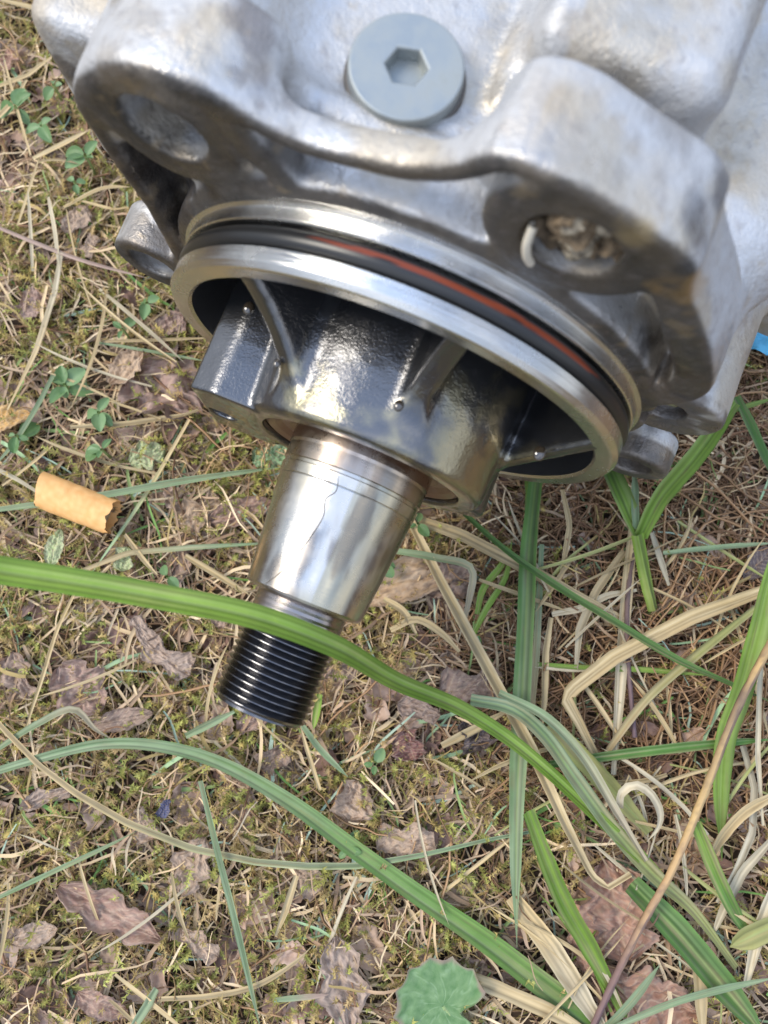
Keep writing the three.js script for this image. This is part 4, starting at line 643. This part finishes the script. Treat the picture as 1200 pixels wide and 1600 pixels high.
// seedlings: a short stem and a few oval leaves each
const seedMat = new THREE.MeshPhysicalMaterial({ vertexColors: true, roughness: 0.5, transmission: 0.25, thickness: 0, side: THREE.DoubleSide });
SEEDLINGS.forEach((s, i) => {
  const r = rng(700 + i), t = thing('seedling', null, null, s.l, 'seedling', 'seedlings sprouting in the litter'); t.position.copy(V(s.q)).setY(0.001);
  const hgt = 7 + r() * 3; part('stem', stick([[0, 0, 0], [0.4, hgt * 0.5, 0.3], [0.2, hgt, 0]], 0.45, 0.35, [[0.25, 0.3, 0.1], [0.3, 0.42, 0.14]], i), woody, t);
  const base = r() * 6.28;
  for (let k = 0; k < s.n; k++) {
    const g = (() => { const n = 8, m = 8, P = [], C = [], I = [], L = s.s * (0.5 + r() * 1.1), W = L * (0.6 + r() * 0.25), tone = r(); for (let a = 0; a <= n; a++) for (let b = 0; b <= m; b++) { const u = a / n, q = b / m * 2 - 1, w = Math.pow(Math.sin(Math.PI * clamp(u * 0.93 + 0.05)), 0.6); P.push((u * L + 0.6) * MM, (L * 0.16 * q * q * w - L * 0.25 * u * u - (Math.abs(q) < 0.1 ? 0.1 : 0)) * MM, q * W / 2 * w * MM); C.push(...mix3(mix3([0.08, 0.18, 0.04], [0.19, 0.31, 0.13], tone), [0.24, 0.36, 0.16], clamp(0.3 * Math.abs(q) + 0.4 * N3(u * 4 + i, q * 3, k)))); } for (let a = 0; a < n; a++) for (let b = 0; b < m; b++) { const o = a * (m + 1) + b; I.push(o, o + 1, o + m + 1, o + 1, o + m + 2, o + m + 1); } const gg = new THREE.BufferGeometry(); gg.setAttribute('position', new THREE.Float32BufferAttribute(P, 3)); gg.setAttribute('color', new THREE.Float32BufferAttribute(C, 3)); gg.setIndex(I); gg.computeVertexNormals(); return gg; })();
    const lf = part('leaf', g, seedMat, t); lf.position.set(0.0002, (hgt - (k > 3 ? 2.5 : 0) - r()) * MM, 0); lf.rotation.set((r() - 0.5) * 0.5, base + k * 2.4 + (r() - 0.5) * 1.4, 0.05 + (r() - 0.5) * 1.1, 'YXZ');
  }
});
// squashed cigarette filter
{
  const a = V(BUTT.a), b = V(BUTT.b), len = a.distanceTo(b), n = 40, m = 48, P = [], C = [], U = [], I = [];
  for (let i = 0; i <= n; i++) for (let k = 0; k <= m; k++) {
    const t = i / n, an = k / m * Math.PI * 2, r = 4.8 * (1 + 0.05 * N3(t * 6, Math.cos(an), Math.sin(an))), torn = i === n ? 2.4 * N3(Math.cos(an) * 3, Math.sin(an) * 3, 1) + 0.9 * N3(an * 5, 2, 2) : i === 0 ? 1.5 * Math.cos(an) : 0;
    P.push((t * len * 1000 + torn) * MM, Math.sin(an) * r * 0.86 * MM, Math.cos(an) * r * 1.06 * MM); U.push(t * len, an * 0.004); C.push(...mix3(mix3([0.72, 0.37, 0.12], [0.8, 0.46, 0.18], clamp(0.5 + N3(t * 14, an * 3, 5))), [0.42, 0.2, 0.07], sstep(0.25, 0.4, N3(t * 40, an * 9, 3)) * 0.15));
  }
  for (let i = 0; i < n; i++) for (let k = 0; k < m; k++) { const o = i * (m + 1) + k; I.push(o, o + m + 1, o + 1, o + 1, o + m + 1, o + m + 2); }
  const g = new THREE.BufferGeometry(); g.setAttribute('position', new THREE.Float32BufferAttribute(P, 3)); g.setAttribute('uv', new THREE.Float32BufferAttribute(U, 2)); g.setAttribute('color', new THREE.Float32BufferAttribute(C, 3)); g.setIndex(I); g.computeVertexNormals();
  const t = thing('cigarette_butt', null, null, 'orange-tan cigarette filter lying in the litter', 'cigarette butt'); t.position.copy(a); t.rotation.y = Math.atan2(-(b.z - a.z), b.x - a.x);
  part('wrapper', g, new THREE.MeshStandardMaterial({ vertexColors: true, roughness: 0.65, side: THREE.DoubleSide, bumpMap: grainBump, bumpScale: 0.00003 }), t);
  const f = new THREE.CylinderGeometry(4.4 * MM, 4.4 * MM, (len * 1000 - 5) * MM, 40, 1); f.rotateZ(Math.PI / 2); f.scale(1, 0.86, 1.06); f.translate(len / 2, 0, 0); part('filter', f, new THREE.MeshStandardMaterial({ color: new THREE.Color(0.45, 0.34, 0.2), roughness: 0.95 }), t);
}
// crumpled blue cloth behind the housing
{
  const n = 60, P = [], U = [], I = [];
  for (let j = 0; j <= n; j++) for (let i = 0; i <= n; i++) { const x = i / n * 90, z = j / n * 70, ed = 6 * N3(i * 0.15, j * 0.15, 4); P.push((x + (i === 0 || i === n ? ed : 0)) * MM, (7 + 9 * N3(x * 0.05, z * 0.05, 2) + 5 * Math.abs(N3(x * 0.13, z * 0.11, 7)) + 1.4 * N3(x * 0.5, z * 0.5, 3)) * MM, (z + (j === 0 || j === n ? ed : 0)) * MM); U.push(x * MM, z * MM); }
  for (let j = 0; j < n; j++) for (let i = 0; i < n; i++) { const a = j * (n + 1) + i; I.push(a, a + n + 1, a + 1, a + 1, a + n + 1, a + n + 2); }
  const g = new THREE.BufferGeometry(); g.setAttribute('position', new THREE.Float32BufferAttribute(P, 3)); g.setAttribute('uv', new THREE.Float32BufferAttribute(U, 2)); g.setIndex(I); g.computeVertexNormals();
  const m = thing('cloth', g, new THREE.MeshStandardMaterial({ color: new THREE.Color(0.1, 0.38, 0.56), roughness: 0.85, side: THREE.DoubleSide, bumpMap: grainBump, bumpScale: 0.0002 }), 'crumpled bright blue cloth lying on the grass behind the housing', 'cloth'); m.position.set(CLOTH[0][0] * MM - 0.008, -0.002, CLOTH[0][2] * MM - 0.064);
}
// tiny blue fleck
{ const g = leafGeo(5, 3.4, 'chip', [[0.05, 0.065, 0.16], [0.1, 0.12, 0.24]], 77); const m = thing('plastic_scrap', g, leafMat, 'tiny dark blue plastic scrap in the litter', 'scrap'); m.position.copy(V(FLECK)); m.rotation.y = 1.1; }

// ---------------------------------------------------------------- ground cover nobody could count
function scatter(name, geos, mat, count, seed, label, category, place, joined = false) {
  const r = rng(seed), dummy = new THREE.Object3D(), col = new THREE.Color(), list = geos.map(() => []);
  for (let i = 0; i < count; i++) { const o = place(r, dummy, col); if (!o) continue; dummy.updateMatrix(); list[(r() * geos.length) | 0].push([dummy.matrix.clone(), col.clone()]); }
  if (joined) { // one mesh of many thin strands
    let nv = 0, ni = 0; list.forEach((L, k) => { nv += L.length * geos[k].attributes.position.count; ni += L.length * geos[k].index.count; });
    const P = new Float32Array(nv * 3), Q = new Float32Array(nv * 3), C = new Float32Array(nv * 3), I = new Uint32Array(ni), v = new THREE.Vector3(), nm = new THREE.Matrix3(); let a = 0, b = 0;
    list.forEach((L, k) => { const gp = geos[k].attributes.position, gn = geos[k].attributes.normal, gi = geos[k].index; for (const [m, c] of L) {
      nm.getNormalMatrix(m); for (let i = 0; i < gi.count; i++) I[b++] = a + gi.getX(i);
      for (let i = 0; i < gp.count; i++, a++) { v.fromBufferAttribute(gp, i).applyMatrix4(m).toArray(P, a * 3); v.fromBufferAttribute(gn, i).applyMatrix3(nm).normalize().toArray(Q, a * 3); c.toArray(C, a * 3); }
    } });
    const g = new THREE.BufferGeometry(); g.setAttribute('position', new THREE.BufferAttribute(P, 3)); g.setAttribute('normal', new THREE.BufferAttribute(Q, 3)); g.setAttribute('color', new THREE.BufferAttribute(C, 3)); g.setIndex(new THREE.BufferAttribute(I, 1));
    const o = new THREE.Mesh(g, mat); o.name = numbered(name); o.castShadow = o.receiveShadow = true; o.userData = { kind: 'stuff', label, category }; scene.add(o); return;
  }
  list.forEach((L, k) => {
    const im = new THREE.InstancedMesh(geos[k], mat, L.length); L.forEach(([m, c], i) => { im.setMatrixAt(i, m); im.setColorAt(i, c); });
    im.name = numbered(name); im.castShadow = im.receiveShadow = true; im.userData = { kind: 'stuff', label, category }; scene.add(im);
  });
}
function stripGeo(seed, seg, curl, twist, fold) { // unit-length strip along x
  const r = rng(seed), P = [], I = [], a = (r() - 0.5) * curl, b = (r() - 0.5) * curl, c = r() * 0.16, t0 = (r() - 0.5) * twist, t1 = (r() - 0.5) * twist;
  for (let i = 0; i <= seg; i++) {
    const t = i / seg, x = t - 0.5, z = a * (x * x - 0.08) + b * x * x * x * 2.2, y = c * (0.25 - x * x) + 0.03 * Math.sin(t * 9 + seed), w = (0.55 + 0.45 * Math.sin(Math.PI * clamp(t * 0.9 + 0.1))) / 2, an = lerp(t0, t1, t);
    for (const [q, h] of [[-1, fold], [0, 0], [1, fold]]) P.push(x, y, z, q * w, h * w, Math.cos(an), Math.sin(an));
  }
  return { P, seg, I };
}
// strips are built straight in real size so that length and width stay free: a few lengths and widths of each
function strip(seed, L, W, curl, twist) {
  const s = stripGeo(seed, 5, curl, twist, 0.45), P = [], I = [];
  for (let i = 0; i < s.P.length; i += 7) { const [x, y, z, q, h, c, sn] = s.P.slice(i, i + 7); P.push(x * L * MM, (y * L + (q * sn + h * c) * W) * MM, (z * L + (q * c - h * sn) * W) * MM); }
  for (let i = 0; i < s.seg; i++) for (let k = 0; k < 2; k++) { const a = i * 3 + k; I.push(a, a + 1, a + 3, a + 1, a + 4, a + 3); }
  const g = new THREE.BufferGeometry(); g.setAttribute('position', new THREE.Float32BufferAttribute(P, 3)); g.setIndex(I); g.computeVertexNormals(); return g;
}
function rootGeo(seed, L, R, wild) {
  const r = rng(seed), pts = []; let x = 0, y = 0, z = 0, a = 0, dv = (r() - 0.5) * 0.5;
  for (let i = 0; i < 9; i++) { pts.push(new THREE.Vector3(x * MM, y * MM, z * MM)); a += dv + (r() - 0.5) * wild; dv = dv * 0.8 + (r() - 0.5) * 0.3; x += Math.cos(a) * L / 8; z += Math.sin(a) * L / 8; y += (r() - 0.5) * L * 0.05; }
  const g = new THREE.TubeGeometry(new THREE.CatmullRomCurve3(pts), L < 15 ? 5 : 9, R * MM, 3); g.translate(-x / 2 * MM, 0, -z / 2 * MM); g.deleteAttribute('uv'); return g;
}
const dryMat = new THREE.MeshStandardMaterial({ roughness: 0.8, side: THREE.DoubleSide });
// root tangle lies on the right, moss on the left and below
const rootMask = (x, z) => sstep(0.012, 0.05, x + 0.02 * fbm(x * 20, 2, z * 20, 2)) * sstep(0.105, 0.06, z + 0.02 * N3(x * 30, 5, z * 30));
const mossMask = (x, z) => sstep(-0.05, 0.12, fbm(x * 22 + 4, 6, z * 22, 3) + sstep(0.03, -0.05, x) * 0.12 + sstep(0.03, 0.1, z) * sstep(0.05, -0.06, x) * 0.22) * (1 - 0.85 * rootMask(x, z));
const area = (r, R) => { const q = Math.pow(r(), 0.62) * R, a = r() * Math.PI * 2; return [Math.cos(a) * q * 1.0, Math.sin(a) * q * 1.05 - 0.015]; };
const pick = (r, list) => { const k = list[(r() * list.length) | 0]; const v = 0.75 + r() * 0.5; return [k[0] * v, k[1] * v, k[2] * v]; };
const TAN = [[0.62, 0.45, 0.25], [0.7, 0.54, 0.34], [0.42, 0.28, 0.17], [0.62, 0.47, 0.28], [0.3, 0.19, 0.11], [0.46, 0.33, 0.21], [0.4, 0.29, 0.11], [0.36, 0.25, 0.16], [0.52, 0.38, 0.22]];
const put = (d, x, z, lift0, lift1, r, tilt) => { d.position.set(x, groundHeight(x, z) + lerp(lift0, lift1, r() * r()) * MM, z); d.rotation.set((r() - 0.5) * tilt, r() * Math.PI * 2, (r() - 0.5) * tilt, 'YXZ'); };
const strips = []; { const r = rng(21); for (let k = 0; k < 14; k++) strips.push(strip(400 + k, k < 10 ? 3 + r() * 8 : 9 + r() * 14, 0.3 + r() * r() * (k < 10 ? 0.9 : 1.1), 0.9, 1.6)); }
const strandMat = new THREE.MeshStandardMaterial({ vertexColors: true, roughness: 0.8, side: THREE.DoubleSide });
scatter('dry_thatch', strips, strandMat, 50000, 31, 'short dry tan grass clippings matted over the soil', 'thatch', (r, d, c) => {
  const [x, z] = area(r, 0.31); put(d, x, z, 0, 9, r, 0.42); d.scale.setScalar(0.7 + r() * 0.6); c.setRGB(...pick(r, TAN)); return r() > rootMask(x, z) * 0.55;
}, true);
const roots = []; { const r = rng(22); for (let k = 0; k < 10; k++) roots.push(rootGeo(440 + k, 16 + r() * 26, 0.16 + r() * 0.2, 0.95)); }
scatter('fine_roots', roots, strandMat, 38000, 32, 'tangle of fine curled red-brown dead roots', 'roots', (r, d, c) => {
  const [x, z] = area(r, 0.31); put(d, x, z, 0, 9, r, 0.5); d.scale.setScalar(0.7 + r() * 0.7); c.setRGB(...pick(r, [[0.38, 0.22, 0.11], [0.3, 0.17, 0.09], [0.44, 0.27, 0.14], [0.24, 0.13, 0.07], [0.34, 0.2, 0.1]])); return r() < 0.12 + rootMask(x, z) * 0.88;
}, true);
function mossGeo(seed) {
  const r = rng(seed), P = [], I = [], H = 5 + r() * 3, bx = (r() - 0.5) * 4, bz = (r() - 0.5) * 4;
  for (let k = 0; k < 26; k++) {
    const t = k / 26, cx = bx * t * t, cz = bz * t * t, cy = H * t, a = k * 2.39, l = (1.5 - 0.8 * t) * (0.7 + r() * 0.6), e = 0.55 + r() * 0.5, o = P.length / 3, sx = -Math.sin(a) * 0.2, sz = Math.cos(a) * 0.2;
    P.push((cx + sx) * MM, cy * MM, (cz + sz) * MM, (cx - sx) * MM, cy * MM, (cz - sz) * MM, (cx + Math.cos(a) * l) * MM, (cy + l * e) * MM, (cz + Math.sin(a) * l) * MM); I.push(o, o + 1, o + 2);
  }
  const g = new THREE.BufferGeometry(); g.setAttribute('position', new THREE.Float32BufferAttribute(P, 3)); g.setIndex(I); g.computeVertexNormals(); return g;
}
scatter('moss', [1, 2, 3, 4, 5].map((k) => mossGeo(470 + k)), new THREE.MeshStandardMaterial({ roughness: 0.9, side: THREE.DoubleSide }), 42000, 33, 'olive green and golden moss between the clippings', 'moss', (r, d, c) => {
  const [x, z] = area(r, 0.31); put(d, x, z, -0.5, 5, r, 1.2); d.scale.setScalar(0.6 + r() * 0.8); c.setRGB(...pick(r, [[0.32, 0.3, 0.07], [0.42, 0.32, 0.1], [0.28, 0.28, 0.07], [0.46, 0.34, 0.13], [0.38, 0.37, 0.1], [0.42, 0.29, 0.13]])); return r() < mossMask(x, z) * 0.9;
});
const flakes = [1, 2, 3, 4, 5, 6].map((k) => { const g = leafGeo(7 + k * 1.3, 5 + (k % 3) * 1.8, k % 3 ? 'chip' : 'oval', [[0.8, 0.8, 0.8], [1, 1, 1]], 480 + k, 1.3, false); g.deleteAttribute('color'); g.deleteAttribute('uv'); return g; });
scatter('leaf_litter', flakes, dryMat, 3400, 34, 'small torn brown and pinkish leaf flakes strewn in the thatch', 'leaf litter', (r, d, c) => {
  const [x, z] = area(r, 0.31); put(d, x, z, 0.3, 4.5, r, 0.7); d.scale.setScalar(0.45 + r() * 0.8); c.setRGB(...pick(r, [[0.42, 0.28, 0.2], [0.5, 0.35, 0.26], [0.32, 0.2, 0.15], [0.4, 0.27, 0.18], [0.4, 0.29, 0.22], [0.24, 0.14, 0.1]])); return r() > rootMask(x, z) * 0.7;
});
const fibres = []; { const r = rng(24); for (let k = 0; k < 8; k++) fibres.push(rootGeo(520 + k, 5 + r() * 9, 0.12 + r() * 0.13, 0.7)); }
scatter('moss_fibres', fibres, strandMat, 26000, 36, 'fine golden brown moss stems between the clippings', 'moss', (r, d, c) => {
  const [x, z] = area(r, 0.31); put(d, x, z, 0, 7, r, 1.3); c.setRGB(...pick(r, [[0.4, 0.27, 0.1], [0.3, 0.25, 0.07], [0.46, 0.33, 0.15], [0.24, 0.22, 0.06], [0.34, 0.22, 0.1]])); return r() < 0.25 + mossMask(x, z) * 0.75;
}, true);
const sprigs = []; { const r = rng(23); for (let k = 0; k < 6; k++) sprigs.push(strip(490 + k, 9 + r() * 16, 0.5 + r() * 0.7, 0.8, 1.2)); }
scatter('fine_grass', sprigs, new THREE.MeshStandardMaterial({ roughness: 0.6, side: THREE.DoubleSide }), 2100, 35, 'fine thin green and grey-green grass among the clippings', 'grass', (r, d, c) => {
  const [x, z] = area(r, 0.31); put(d, x, z, 1, 7, r, 0.5); c.setRGB(...pick(r, [[0.16, 0.3, 0.06], [0.3, 0.42, 0.22], [0.36, 0.46, 0.34], [0.24, 0.32, 0.1]])); return true;
});

renderer.render(scene, camera);
